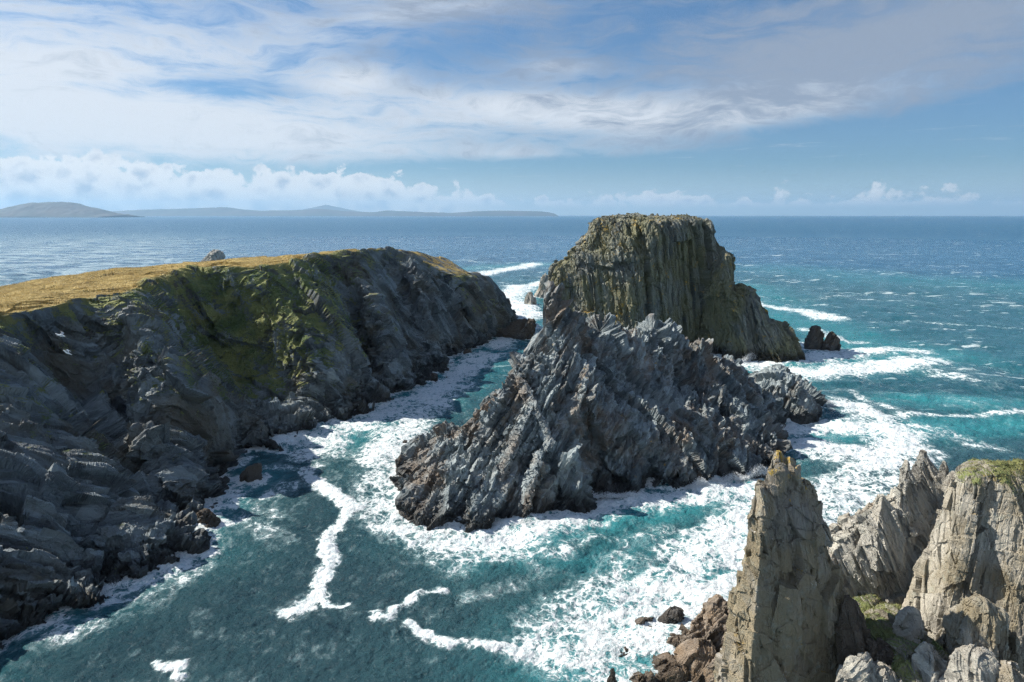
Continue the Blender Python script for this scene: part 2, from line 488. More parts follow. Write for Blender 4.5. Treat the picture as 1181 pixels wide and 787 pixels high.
GO = np.zeros_like(GA); GO[:, 6:] = 1; GO[:, 5] = .35; GA[13:, 6:] *= .45; GA[17:, 5:] = 0
segU = np.linalg.norm(np.diff(CP, axis=0), axis=2).mean(1); segV = np.linalg.norm(np.diff(CP, axis=1), axis=2).mean(0)
segU = segU * 60 / np.linspace(60, 170, len(segU)); segV[7:] *= .35; segV[0] *= .4
tu = params(segU, 1500); tv = params(segV, 620)
def loft(P):
    A = cat1(P, tu)                    # nu x nctrl x k
    return cat1(np.swapaxes(A, 0, 1), tv)   # nv x nu x k
G = loft(CP); GR = loft(GA)[..., 0]; GD = loft(GO)[..., 0]
face = np.clip(1 - np.interp(tv, [4.6, 5.3], [0, 1]), 0.0, 1)[:, None] * np.ones((1, 1500))
soft = .12 + .88 * face
green = 1 - .55 * np.clip(GR, 0, 1) * face
def lowmask(G, sz, seed, lo, hi):
    m = fbm(np.asarray(G, np.float32).reshape(-1, 3) / np.float32(sz), 2, seed).reshape(G.shape[:2])
    return lo + (hi - lo) * np.clip(m * 1.6 + .5, 0, 1)
brk = lowmask(G, 14, 401, .25, 1.5); brk2 = lowmask(G, 9, 402, .3, 1.5)
G = rockify(G, [
    dict(k='facet', s=(16, 60, 26), fr=FRHV, a=3.2, seed=9, tilt=1.1, step=.4, mask=soft * np.clip(green, .4, 1), warp=.1, sm=14),
    dict(k='ridge', s=(12, 50, 30), fr=FRHV, a=2.6, seed=3, sm=20, oct=2, warp=.1, mask=soft * np.clip(green, .5, 1)),
    dict(k='facet', s=(7, 30, 13), fr=FRHV, a=2.6, seed=10, tilt=1.3, step=.35, mask=soft * np.clip(green, .5, 1), warp=.1, sm=14),
    dict(k='facet', s=(3.2, 15, 7), fr=FRH, a=1.4, seed=11, tilt=1.4, step=.4, mask=soft * green, warp=.1, sm=12),
    dict(k='facet', s=(1.5, 7, 3.4), fr=FRH, a=.65, seed=12, tilt=1.3, step=.4, mask=soft * brk, warp=.12, sm=12),
    dict(k='beds', s=(.8, 7, 3), fr=FRH, a=.16, seed=13, tilt=1.4, step=.6, crack=.2, mask=soft * brk2, warp=.15, sm=10),
    dict(k='facet', s=(.6, 1.9, .9), fr=FRH, a=.13, seed=14, tilt=1.2, step=.7, mask=soft),
    dict(k='fbm', s=(1.4, 1.4, 1.4), a=.16, seed=15, oct=3, mask=soft),
    dict(k='fbm', s=(2.6, 2.6, 1.6), a=.8, seed=16, oct=4, mask=face * np.clip(GR, 0, 1)),
])
# rubble at the foot of the cliff
foot = np.clip(1 - np.abs(G[..., 2] - 1.5) / 4.5, 0, 1)
G = rockify(G, [dict(k='facet', s=(2.6, 2.6, 2.2), a=1.5, seed=21, tilt=1.5, step=.9, sm=8, mask=foot),
                dict(k='facet', s=(1.1, 1.1, .9), a=.55, seed=22, tilt=1.5, step=.9, sm=3, mask=foot)])
# humps of the moor on top
top = 1 - face
hum = fbm(G.reshape(-1, 3) * np.array([.05, .035, 0]), 4, 33).reshape(top.shape)
G[..., 2] += top * hum * np.interp(tv, [5, 6, 7, 8, 9], [0, .3, 1.0, 2.2, 3])[:, None]
note_waterline(G)
Sx = Shells(); Sx.add(G, attrs=dict(grass=np.clip(GR, 0, 1.2), gold=np.clip(GD, 0, 1)))
head = Sx.build('headland', M_HEAD)
tag(head, 'long dark cliffed headland with golden grass on top on the left side of the channel', 'headland', kind='structure')
HEADG = G

# ------------------------------------------------------------------ rocky island in the middle (height over a plan)
def rbf(P, H, XY, eps=.6):
    d = np.sqrt(((P[:, None] - P[None]) ** 2).sum(-1) + eps)
    A = np.zeros((len(P) + 3, len(P) + 3)); A[:len(P), :len(P)] = d
    A[:len(P), len(P):] = np.c_[np.ones(len(P)), P]; A[len(P):, :len(P)] = A[:len(P), len(P):].T
    w = np.linalg.solve(A, np.r_[H, 0, 0, 0])
    out = w[-3] + XY @ w[-2:]
    for i in range(len(P)):
        out = out + w[i] * np.sqrt(((XY - P[i]) ** 2).sum(-1) + eps)
    return out
def heightisle(shore, tops, nres, margin=9):
    sh = np.array([sea(*s)[:2] if len(s) == 2 else np.array(s[:2]) for s in shore])
    tp = np.array([atY(*t) for t in tops])
    c = sh.mean(0)
    tp[:, 2] -= np.clip(tp[:, 2] * .12, 0, 2.2) + np.where((tp[:, 0] > 12) & (tp[:, 2] > 9), 2.2, 0)
    nxt = np.roll(sh, -1, 0) - np.roll(sh, 1, 0)
    nr = np.stack([nxt[:, 1], -nxt[:, 0]], 1); nr /= np.linalg.norm(nr, axis=1, keepdims=True)
    sgn = np.sign(((sh - c) * nr).sum(1).sum()); nr *= sgn
    sh = sh - nr * np.where(np.arange(len(sh)) < 18, .2, 1.3)[:, None]
    P = np.r_[sh, sh + nr * 8, tp[:, :2]]
    H = np.r_[np.full(len(sh), 0.3), np.full(len(sh), -6.), tp[:, 2]]
    lo = P.min(0) - margin; hi = P.max(0) + margin
    xs = np.arange(lo[0], hi[0], nres); ys = np.arange(lo[1], hi[1], nres)
    Xg, Yg = np.meshgrid(xs, ys)
    h = rbf(P, H, np.stack([Xg, Yg], -1))
    hp = np.maximum(h, 0)
    h = h + 1.2 * (1 - np.exp(-hp / .8))
    h = np.maximum(h, -3)
    return np.stack([Xg, Yg, h], -1)
I_SHORE = [(484, 528), (474, 560), (474, 592), (490, 603), (522, 597), (548, 611), (566, 612), (580, 600), (602, 598), (622, 594), (642, 581), (678, 564), (714, 569),
           (750, 562), (792, 557), (833, 550), (870, 546), (890, 524), (893, 505), (880, 488), (888, 480), (908, 482), (926, 484), (938, 474),
           (83, 186, 0), (76, 191, 0), (64, 188, 0), (48, 180, 0), (30, 170, 0), (14, 161, 0), (3, 155, 0), (-6, 149, 0), (-14, 143, 0)]
I_TOP = [(630, 358, 140), (644, 352, 141), (662, 346, 142), (696, 358, 146), (733, 367, 150), (756, 363, 152), (778, 374, 154), (806, 392, 157), (838, 409, 161), (872, 430, 166), (893, 436, 168), (908, 436, 170),
         (921, 450, 172), (628, 384, 140), (622, 411, 138), (607, 436, 137), (588, 462, 136), (562, 486, 135), (532, 506, 134),
         (640, 470, 121), (600, 455, 123), (560, 480, 126), (575, 530, 114), (545, 515, 120), (520, 545, 117), (500, 560, 117), (690, 460, 126), (640, 410, 130), (690, 410, 136), (740, 410, 142),
         (755, 460, 131), (720, 510, 122), (800, 440, 148), (800, 500, 131), (845, 480, 142), (850, 515, 134), (885, 455, 160), (925, 462, 168), (660, 530, 113), (620, 545, 111)]
G = heightisle(I_SHORE, I_TOP, .165)
FRI3 = frame(80, 40)
land = np.clip((G[..., 2] + 2.5) / 3, 0, 1)
xm = np.clip((G[..., 0] - 10) / 25, 0, 1)
xl = np.clip((20 - G[..., 0]) / 22, 0, 1)
brk = land * lowmask(G, 11, 411, .12, 1.4); brk2 = land * lowmask(G, 7, 412, .15, 1.45)
G = rockify(G, [
    dict(k='ridge', s=(9, 26, 14), fr=FRI2, a=2.3, seed=5, sm=25, mask=land, oct=2),
    dict(k='beds', s=(4.2, 24, 11), fr=FRI, a=1.7, seed=30, tilt=1.6, step=.5, sm=12, mask=land * (1 - .8 * xl), warp=.15),
    dict(k='beds', s=(3.4, 20, 9), fr=FRI2, a=1.8, seed=31, tilt=1.6, step=.5, sm=12, mask=land * (.25 + .75 * xl), warp=.15),
    dict(k='beds', s=(1.5, 4.4, 2.6), fr=FRI2, a=.85, seed=32, tilt=1.7, step=.6, crack=.3, mask=brk, warp=.2, sm=14),
    dict(k='facet', s=(1.1, 2.6, 1.7), fr=FRI2, a=.55, seed=33, tilt=1.6, step=.6, crack=.3, mask=brk2, sm=8, warp=.2),
    dict(k='facet', s=(.6, 1.6, 1.0), fr=FRI3, a=.15, seed=34, tilt=1.3, step=.7, crack=.4, mask=land, sm=3),
])
note_waterline(G)
Sx = Shells(); Sx.add(G)
# long tilted slabs standing out of the left foot of the island
def blade(a, b, w, t, nrm, seed, n=(70, 320)):
    """a thin slab of bedrock running from a to b"""
    a = np.array(a, float); b = np.array(b, float); d = b - a; L = np.linalg.norm(d); d /= L
    nrm = np.array(nrm, float); nrm -= d * nrm.dot(d); nrm /= np.linalg.norm(nrm); s = np.cross(nrm, d)
    u = np.linspace(0, 1, n[1]); ph = np.linspace(0, 2 * math.pi, n[0], endpoint=False)
    prof = np.interp(u, [0, .04, .5, .93, 1], [.05, .75, 1, .6, .02])
    cx = np.sign(np.cos(ph)) * np.abs(np.cos(ph)) ** .5; sx = np.sign(np.sin(ph)) * np.abs(np.sin(ph)) ** .7
    Gq = a + u[:, None, None] * d * L + prof[:, None, None] * (cx[None, :, None] * w * s + sx[None, :, None] * t * nrm)
    Gq = Gq + nrm * (np.sin(u * 2.5) * .6)[:, None, None]
    return Gq
for k, (p0, p1, w, t) in enumerate([((555, 612, 104.5), (596, 548, 113), 1.5, .55), ((497, 607, 105), (548, 540, 116.5), 1.3, .6), ((540, 606, 106), (566, 560, 111), 1.2, .6),
                                    ((604, 600, 107), (628, 520, 115), 1.3, .6), ((480, 590, 110), (515, 520, 124), 1.2, .6), ((576, 560, 110.6), (618, 470, 121), 1.1, .6),
                                    ((640, 520, 115.5), (600, 430, 126.5), 1.2, .6)]):
    B = blade(atY(*p0) + np.array([-.5, -1.0, .5]), atY(*p1) + np.array([-.5, -1.0, .6]), w, t, (-.55, -.7, .5), k)
    B = rockify(B, [dict(k='facet', s=(.9, 3, 1.2), fr=FRI, a=.3, seed=60 + k, tilt=1.4), dict(k='facet', s=(.4, 1, .5), a=.13, seed=80 + k, tilt=1.4, sm=2)], wrap=True, flip=1)
    Sx.add(B, wrap=True)
isle = Sx.build('rocky_island', M_ISLE)
tag(isle, 'large rugged dark island of shattered slabs in the middle of the surf', 'rock island')

# ------------------------------------------------------------------ tall sea stack behind it
def stackcol(Sx, rows, Y, depth, nu, nv, seed, big=1.0, K=9, tr=.5, fr=FRS, fine=1.0, lo=.8):
    lv = sil(Y, rows, depth)
    lv = [(-4, lv[0][1], lv[0][2], lv[0][3] * 1.03, lv[0][4])] + lv if lv[0][0] > -3 else lv
    G = column(lv, nu, nv, seed, K, top_round=tr, lo=lo)
    wz = np.clip((lv[-1][0] - G[..., 2]) / (3 * big), .25, 1)
    G = rockify(G, [
        dict(k='beds', s=(6 * big, 38 * big, 9 * big), fr=fr, a=3.0 * big, seed=seed + 1, tilt=1.5, step=.6, sm=14, mask=wz, warp=.15),
        dict(k='beds', s=(2.1 * big, 17 * big, 4 * big), fr=fr, a=.95 * big, seed=seed + 2, tilt=1.5, step=.6, crack=.4, mask=wz, warp=.25),
        dict(k='facet', s=(1.4 * big, 8 * big, 2 * big), fr=fr, a=.45 * big, seed=seed + 3, tilt=1.2, step=.7, crack=.4),
        dict(k='facet', s=(.7 * big, 2.6 * big, 1 * big), fr=fr, a=.18 * big * fine, seed=seed + 4, tilt=1.3, step=.8, sm=3),
        dict(k='fbm', s=(2 * big,) * 3, a=.2 * big, seed=seed + 5, oct=3)], wrap=True)
    note_waterline(G); Sx.add(G, wrap=True); return G
Sx = Shells()
stackcol(Sx, [(250.5, 694, 798, 13), (254, 686, 812, 17), (264, 684, 817, 19), (275, 677, 821, 20), (286, 670, 825, 20), (293, 660, 828, 21), (302, 655, 833, 21), (312, 643, 838, 22),
              (330, 637, 845, 22), (348, 635, 846, 23), (372, 633, 848, 24), (395, 632, 850, 25), (402, 632, 850, 25)], 264, 22, 1100, 420, 41, K=[(180, .98), (232, .86), (306, .70), (0, 1), (60, .95), (120, .95)])
stackcol(Sx, [(291, 832, 838, 2.5), (296, 829, 839, 4), (312, 824, 841, 6), (335, 815, 846, 9), (402, 806, 862, 14)], 254, 8, 220, 220, 43, big=.6)
stackcol(Sx, [(330, 848, 857, 4), (336, 845, 864, 6), (345, 841, 871, 9), (366, 835, 881, 12), (392, 830, 890, 15), (412, 828, 897, 17)], 248, 12, 420, 240, 44, big=.8)
stackcol(Sx, [(369, 884, 892, 3), (376, 876, 900, 5), (391, 868, 913, 8), (404, 858, 921, 10), (413, 852, 925, 11)], 240, 9, 360, 180, 45, big=.6)
stack = Sx.build('sea_stack', M_STACK)
tag(stack, 'tall flat topped dark sea stack with vertical ribbed walls rising behind the shattered island', 'sea stack')

# ------------------------------------------------------------------ foreground pinnacle, crag and cliff on the right
def prow(Sx, rows, Y, depth, nu, nv, seed, layers, K=7, tr=.1, lo=.75, zb=None, attrs=None, dx=0):
    lv = sil(Y, rows, depth)
    G = column(lv, nu, nv, seed, K, top_round=tr, lo=lo)
    mk_ = np.clip((lv[-1][0] - G[..., 2]) / min(.8 * lv[0][3] + .3, 1.6), .2, 1)
    G = rockify(G, [dict(L, mask=mk_) for L in layers[:2]] + layers[2:], wrap=True)
    note_waterline(G)
    if attrs: GRASSY.append((G, np.clip(attrs(G)['grass'] - .35, 0, 1)))
    Sx.add(G, wrap=True, attrs=attrs(G) if attrs else None); return G
GRASSY = []
def pl(seed, s=1.0, fr=None, a=1.0):
    fr = FRP if fr is None else fr
    return [dict(k='beds', s=(1.7 * s, 8 * s, 3.4 * s), fr=fr, a=.62 * s * a, seed=seed, tilt=1.1, step=.6, sm=10, warp=.15),
            dict(k='facet', s=(1.3 * s, 4.2 * s, 1.9 * s), fr=fr, a=.36 * s * a, seed=seed + 1, tilt=1.1, step=.5, crack=0, sm=7, warp=.2),
            dict(k='beds', s=(.42 * s, 2.4 * s, 1.1 * s), fr=fr, a=.12 * s * a, seed=seed + 2, tilt=1.2, step=.6, crack=.4, sm=4, warp=.4),
            dict(k='facet', s=(.3 * s, .8 * s, .42 * s), fr=fr, a=.045 * s * a, seed=seed + 3, tilt=1.2, step=.8, sm=3),
            dict(k='fbm', s=(.5 * s,) * 3, a=.05 * s, seed=seed + 4, oct=3)]
def plb(seed, s=1.0, fr=None):
    fr = FRP if fr is None else fr
    return [dict(k='facet', s=(2.3 * s, 4.6 * s, 2.4 * s), fr=fr, a=.9 * s, seed=seed, tilt=.8, step=.75, sm=10, warp=.1),
            dict(k='facet', s=(1.3 * s, 2.4 * s, 1.5 * s), fr=FRX, a=.26 * s, seed=seed + 1, tilt=1.1, step=.5, crack=0, sm=8, warp=.12),
            dict(k='beds', s=(.5 * s, 2.4 * s, 1.1 * s), fr=fr, a=.07 * s, seed=seed + 2, tilt=.9, step=.6, crack=.5, sm=4, warp=.3),
            dict(k='facet', s=(.3 * s, .7 * s, .36 * s), fr=fr, a=.03 * s, seed=seed + 3, tilt=1.0, step=.8, sm=3),
            dict(k='fbm', s=(.6 * s,) * 3, a=.05 * s, seed=seed + 4, oct=4)]
Sx = Shells()
prow(Sx, [(519.5, 896, 900, .3), (524, 891, 904, .6), (532, 888, 908, .9), (545, 883, 913, 1.2), (564, 878, 924, 1.6), (585, 875, 936, 2.1), (610, 870, 944, 2.5), (648, 862, 958, 3.1), (670, 856, 963, 3.4),
          (704, 850, 968, 3.9), (738, 843, 972, 4.3), (780, 834, 976, 4.8), (850, 820, 986, 5.6), (930, 804, 1000, 6.5)], 60, 3, 760, 760, 101, plb(101), K=[(200, .9), (243, .88), (293, .66), (0, .95), (60, .95), (135, .95)])
prow(Sx, [(552, 925, 932, .4), (562, 920, 938, .8), (580, 912, 944, 1.1), (627, 910, 954, 1.6), (660, 912, 964, 2.0), (712, 920, 971, 2.4), (787, 925, 982, 3), (850, 925, 992, 3.2)], 60.6, 2, 300, 420, 111, plb(111, .7), K=5)
prow(Sx, [(560, 872, 880, .5), (570, 872, 886, .9), (600, 868, 892, 1.3), (660, 858, 896, 1.7), (760, 842, 905, 2.2), (850, 830, 915, 3)], 58.6, 1.6, 300, 420, 113, plb(113, .7), K=[(205, .9), (290, .7), (0, .95), (90, .95), (145, .95)])
pin = Sx.build('rock_pinnacle', M_PIN)
tag(pin, 'slender pointed rock pinnacle with yellow lichen on its tip in the right foreground', 'rock pinnacle')
Sx = Shells()
prow(Sx, [(689, 974, 982, .5), (698, 972, 990, .9), (715, 970, 998, 1.3), (738, 968, 1005, 1.7), (770, 968, 1008, 2), (820, 964, 1016, 2.6), (900, 955, 1030, 3)], 58, 2, 260, 340, 121, pl(121, .7), K=5)
tag(Sx.build('boulder', M_SMALL), 'dark leaning boulder wedged against the right side of the pointed pinnacle', 'boulder')

Sx = Shells()
cl_ = lambda s, k=1.: pl(s, k, FRC, 1.15)
prow(Sx, [(574, 1020, 1092, 1.4), (585, 1006, 1100, 2.2), (598, 994, 1104, 3), (614, 969, 1108, 4), (628, 954, 1112, 4.6), (650, 951, 1116, 5), (690, 955, 1125, 5.6), (740, 962, 1140, 6.5), (840, 960, 1160, 8), (930, 950, 1180, 9)], 72, 4,
     900, 640, 131, cl_(131, 1.15), K=[(180, .97), (236, .74), (302, .82), (0, 1), (60, .95), (120, .95)])
for k, (rows_, yy) in enumerate([([(519.5, 1063, 1066, .3), (527, 1059, 1068, .6), (540, 1050, 1075, 1.1), (556, 1040, 1084, 1.6), (580, 1026, 1092, 2.4), (640, 1010, 1100, 3), (700, 1000, 1110, 3)], 71.5),
                                 ([(531, 1044, 1047, .3), (540, 1042, 1050, .5), (560, 1036, 1053, .8), (590, 1026, 1058, 1.4), (650, 1016, 1066, 2)], 70.4),
                                 ([(532, 1087, 1091, .3), (540, 1083, 1096, .6), (556, 1076, 1099, 1), (580, 1070, 1103, 1.5), (640, 1060, 1108, 2), (700, 1052, 1112, 2.4)], 70.2),
                                 ([(544, 1098, 1103, .4), (552, 1093, 1106, .8), (590, 1085, 1110, 1.4), (680, 1070, 1116, 2)], 69),
                                 ([(571, 1014, 1019, .4), (580, 1008, 1024, .8), (600, 996, 1030, 1.5), (650, 985, 1042, 2.2)], 70)]):
    prow(Sx, rows_, yy, 2, 240, 300, 140 + 7 * k, pl(140 + 7 * k, .7, FRC), K=5)
tag(Sx.build('rock_crag', M_CRAG), 'pale grey crag with several jagged spikes along its crest beside the far right cliff', 'rock crag')

def cliffattr(G):
    g = np.clip((G[..., 2] - 21.5) / 5 + (G[..., 0] - 47) / 14, 0, 1) * .75
    return dict(grass=g, gold=g * .45)
Sx = Shells()
prow(Sx, [(538, 1126, 1190, 1.6), (545, 1112, 1230, 3), (556, 1104, 1262, 4), (585, 1096, 1300, 5), (619, 1088, 1330, 6), (661, 1080, 1350, 7), (695, 1070, 1370, 8), (725, 1065, 1390, 9), (771, 1060, 1410, 10), (850, 1050, 1440, 11), (960, 1030, 1480, 12)],
     64, 5, 1000, 760, 171, pl(171, 1.3, FRK, 1.0), K=[(180, .98), (212, .93), (302, .50), (0, 1), (90, .9), (140, .95)], attrs=cliffattr)
prow(Sx, [(690, 1128, 1136, .6), (705, 1118, 1150, 1.4), (740, 1100, 1166, 2.4), (790, 1085, 1180, 3.4), (880, 1070, 1200, 4)], 55.5, 3, 420, 340, 181, pl(181, .9, FRK), K=6, attrs=lambda G: dict(grass=G[..., 0] * 0, gold=G[..., 0] * 0))
rc = Sx.build('rock_cliff', M_CLIFF)
tag(rc, 'broad steep rock cliff with a grassy shoulder at the right edge of the view', 'cliff')

# low brown rocks at the foot of the pinnacle
Sx = Shells()
def lump(Sx, px, py, Y, w, h, d, seed, s=1.0, lean=0, nu=220, nv=150, K=6, under=4, fr=None, nf=1.0, attrs=None):
    c = atY(px, py, Y); zt = c[2]; hw = w / 2 * Y / 787
    hh = h * Y / 787
    lv = []
    for t, q in ((1, .25), (.93, .45), (.75, .68), (.45, .88), (.1, 1.0), (-.25, 1.1)):
        lv.append((zt - hh * (1 - t), c[0] + lean * hw * t, Y, hw * q, d * q))
    lv.append((zt - hh * 1.25 - under, c[0], Y, hw * 1.2, d * 1.2))
    G = column(lv[::-1], nu, nv, seed, K, top_round=hh * .04, lo=.72)
    G = rockify(G, pl(seed, s, fr, nf), wrap=True)
    note_waterline(G); Sx.add(G, wrap=True, attrs=attrs(G) if attrs else None)
    if attrs: GRASSY.append((G, np.clip(attrs(G)['grass'] - .35, 0, 1)))
    return G
for k, a in enumerate([(722, 756, 72, 52, 52, 3, 1.1), (752, 727, 76, 56, 62, 3.5, 1.2), (784, 736, 74, 50, 60, 3.2, 1.1), (808, 712, 74, 62, 90, 3.5, 1.3), (832, 690, 73, 70, 120, 4, 1.4), (812, 748, 68, 80, 80, 4, 1.2),
                       (775, 765, 68, 70, 60, 3.5, 1.1), (855, 684, 72, 50, 120, 4, 1.2), (740, 778, 66, 60, 50, 3, 1.0), (845, 745, 64, 60, 100, 3, 1.1)]):
    lump(Sx, *a[:6], 200 + 9 * k, s=a[6], fr=frame(20 + 30 * (k % 3), 55))
tag(Sx.build('shore_rock', M_SHORE), 'low broken rusty brown rocks at the left foot of the pointed pinnacle', 'shore rocks')

# ledge with grass between pinnacle and cliff, boulders on it
Sx = Shells()
def ga(v, z0=0):
    return lambda G: dict(grass=np.clip(v + 0 * G[..., 0], 0, 1), gold=0 * G[..., 0] + .25)
lump(Sx, 1035, 715, 60, 120, 60, 6, 301, s=1.1, under=14, attrs=ga(.6), nf=.8, nu=420, nv=260)
lump(Sx, 1000, 690, 68, 90, 70, 5, 303, s=1.1, under=16, attrs=ga(.6), nf=.8)
lump(Sx, 1058, 745, 56, 110, 60, 4, 305, s=1.0, under=14, attrs=ga(.45), nf=.9, nu=320, nv=200)
tag(Sx.build('rock_ledge', M_CLIFF), 'grassy rock ledge in the gap between the pinnacle and the right cliff', 'ledge')
for k, (a, lab) in enumerate([((1052, 706, 58.5, 50, 55, 1.8), 'upright pale boulder standing on the grassy ledge'),
                              ((995, 759, 54, 62, 45, 2.2), 'pale pointed boulder at the bottom of the view right of the pinnacle'),
                              ((1020, 768, 53.5, 40, 30, 1.6), 'small grey boulder at the bottom of the view beside the pale pointed one'),
                              ((1010, 742, 57, 34, 18, 1.4), 'flat dark slab lying at the lower edge of the grassy ledge'),
                              ((1075, 752, 54, 50, 50, 1.8), 'broken pale boulder leaning on the foot of the right cliff'),
                              ((1128, 752, 51.5, 66, 50, 2.0), 'large tan boulder below the right cliff at the bottom edge'),
                              ((1168, 771, 50, 40, 30, 1.6), 'khaki boulder in the bottom right corner of the view')]):
    S2 = Shells(); lump(S2, *a, 320 + 7 * k, s=.65, under=3, K=5, nu=200, nv=140, fr=frame(40 * k, 60))
    tag(S2.build('boulder', M_CRAG if k not in (3, 6) else (M_SMALL if k == 3 else M_PIN)), lab, 'boulder', group='boulders below the right cliff')

# ------------------------------------------------------------------ rocks standing in the surf
def searock(px, pyb, w, h, seed, label, group='small rocks in the surf', mat=None, lean=0., spikes=1, s=None):
    b = sea(px, pyb); Y = b[1]; m = Y / 787
    S2 = Shells(); r = random.Random(seed)
    for k in range(spikes):
        ox = 0 if spikes == 1 else (k - (spikes - 1) / 2) * w * .5
        ww = w if spikes == 1 else w * .72; hh_ = h * (1 if k == 0 else r.uniform(.6, .85))
        hw = ww / 2 * m; H = hh_ * m; d = hw * .8
        cx = b[0] + ox * m
        sk = r.uniform(-.25, .25)
        lv = [(-1.5, cx, Y + d * .6, hw * 1.1, d * 1.15), (0, cx, Y + d * .6, hw, d), (H * .35, cx + (lean * .4 + sk) * hw, Y + d * .6, hw * .86, d * .75), (H * .68, cx + (lean * .8 + sk) * hw, Y + d * .6, hw * .64, d * .55), (H * .94, cx + (lean + sk * .5) * hw, Y + d * .6, hw * .34, d * .25)]
        G = column(lv, 120, 90, seed + k, 6, top_round=H * .03, lo=.7)
        sz = max(min(hw, H) * .6, .3) if s is None else s
        G = rockify(G, pl(seed + k, sz, frame(r.uniform(0, 180), 60), .9)[:4], wrap=True)
        note_waterline(G); S2.add(G, wrap=True)
    return tag(S2.build('sea_rock', mat or M_SMALL), label, 'sea rock', group=group)
searock(952, 404, 34, 27, 501, 'twin peaked dark rock alone in the white surf right of the tall stack', spikes=2)
searock(290, 556, 27, 24, 511, 'dark leaning rock in foam just off the left cliff foot', lean=.3)
searock(238, 606, 28, 18, 521, 'low dark rock in foam nearest the lower left cliff', lean=-.4)
searock(627, 344, 21, 27, 531, 'tall pale grey rock in the far surf left of the tall stack', mat=M_CRAG)
searock(612, 351, 17, 15, 533, 'low pale rock in the far surf beside the tall pale one', mat=M_CRAG)
searock(596, 390, 0.1 + 58, 20, 541, 'long low dark reef in the channel beside the upper left flank of the island', lean=.5, s=1.3)
searock(416, 452, 12, 7, 551, 'small dark boulder in the channel foam near the middle of the cliff foot')
searock(401, 466, 24, 10, 553, 'dark broken boulder at the bend of the left cliff foot')
searock(454, 520, 5, 4, 561, 'tiny dark rock farthest left in the foam beside the island')
searock(466, 514, 8, 5, 563, 'tiny dark rock close to the left tip of the island')
searock(500, 437, 10, 6, 565, 'small dark boulder in the narrow part of the channel')
searock(540, 410, 12, 7, 567, 'small rock in the narrows next to the far cliff foot')
searock(572, 372, 12, 7, 569, 'little dark rock where the channel meets the open sea')
searock(808, 557, 20, 12, 571, 'rounded wet rock splashed by a wave in front of the island')
searock(780, 722, 34, 18, 573, 'dark wet rock in the foam behind the low brown shore rocks')
searock(707, 790, 12, 22, 575, 'small pointed dark rock at the bottom edge in front of the brown rocks')
searock(236, 309, 40, 18, 580, 'pale hazy wedge shaped rock standing beyond the grassy headland', lean=.4, s=6, mat=M_CRAG)  # pale crag colour paints in the spray haze around this rock

# cairn stones on top of the stack
for k, (px, w, h) in enumerate([(752, 5, 4), (758, 4, 3.5)]):
    c = atY(px, 249.8, 262); S2 = Shells()
    lv = [(c[2] - 1.5, c[0], 262, w / 5, .7), (c[2] + .5, c[0], 262, w / 6, .6), (c[2] + h / 4.2, c[0], 262, w / 12, .25)]
    G = rockify(column(lv, 40, 30, 700 + k, 5, top_round=.1), pl(700 + k, .3)[:3], wrap=True); S2.add(G, wrap=True)
    tag(S2.build('summit_boulder', M_STACK), ['left of two small stone knobs on the summit of the tall stack', 'right of two small stone knobs on the summit of the tall stack'][k], 'rock knob', group='stone knobs on the stack')

# ------------------------------------------------------------------ distant land
def farland(name, prof, Y, depth, label, col, kind='structure', cat='hills', n=260, seed=1, rough=.12):
    """prof: (px, py) crest line seen at distance Y; the land falls away both ways from the crest"""
    px = np.array([p[0] for p in prof], float); py = np.array([248 + (p[1] - 248) * .78 if p[1] < 248 else p[1] for p in prof], float)
    X_ = np.linspace(px[0], px[-1], n)
    crest = np.interp(X_, px, py)
    P = np.array([atY(a, b, Y) for a, b in zip(X_, crest)])
    v = np.linspace(-1, 1, 61)
    fall = 1 - np.abs(v) ** 1.5
    Z = P[None, :, 2] * fall[:, None]
    Gx = np.repeat(P[None, :, 0], 61, 0); Gy = Y + v[:, None] * depth + 0 * Gx
    q = np.stack([Gx, Gy, 0 * Gx], -1).reshape(-1, 3) / (Y * .02)
    Z = Z * (1 + rough * 3 * (1 - fall[:, None] ** 6) * fbm(q, 4, seed).reshape(Z.shape)) + rough * .3 * P[:, 2].max() * fbm(q * 3, 3, seed + 3).reshape(Z.shape) * (fall[:, None] > .02)
    Z[0] = Z[-1] = -40; Z[:, 0] = Z[:, -1] = -40
    m, b = new_mat(name + '_cover')
    Pn = X(node('ShaderNodeNewGeometry').outputs['Position'])
    c = mix(sstep(noise(Pn, .0012 * 14000 / Y, 5, .6), .4, .6), col[0], col[1])
    setin(b, 'Base Color', c); setin(b, 'Roughness', .9)
    o = link(name, np.stack([Gx, Gy, Z], -1).reshape(-1, 3), grid_faces(61, n), m, smooth=True)
    return tag(o, label, cat, kind=kind)
hc = ((.06, .05, .05), (.03, .038, .04))
farland('distant_island', [(-60, 249), (-40, 244), (0, 241), (18, 234), (36, 230), (72, 228.5), (84, 230), (100, 236), (116, 241), (126, 246.5), (136, 246), (144, 249)], 14000, 900,
        'flat topped brown island on the horizon at the far left', hc, seed=4)
farland('hills', [(100, 249), (125, 243), (170, 240), (210, 239), (250, 237), (262, 236.5), (275, 239), (300, 242), (340, 241), (372, 239), (400, 243), (430, 244), (445, 241.5), (470, 243), (520, 245), (560, 242), (590, 242), (625, 243), (640, 246), (643, 249)],
        26000, 1500, 'long low blue coastline on the horizon', hc, seed=5)
farland('hills', [(330, 246), (350, 240), (365, 236), (376, 233), (388, 236), (402, 240), (420, 244), (440, 249)], 36000, 1500, 'faint blue mountain rising behind the distant coast', hc, seed=6, rough=.03)

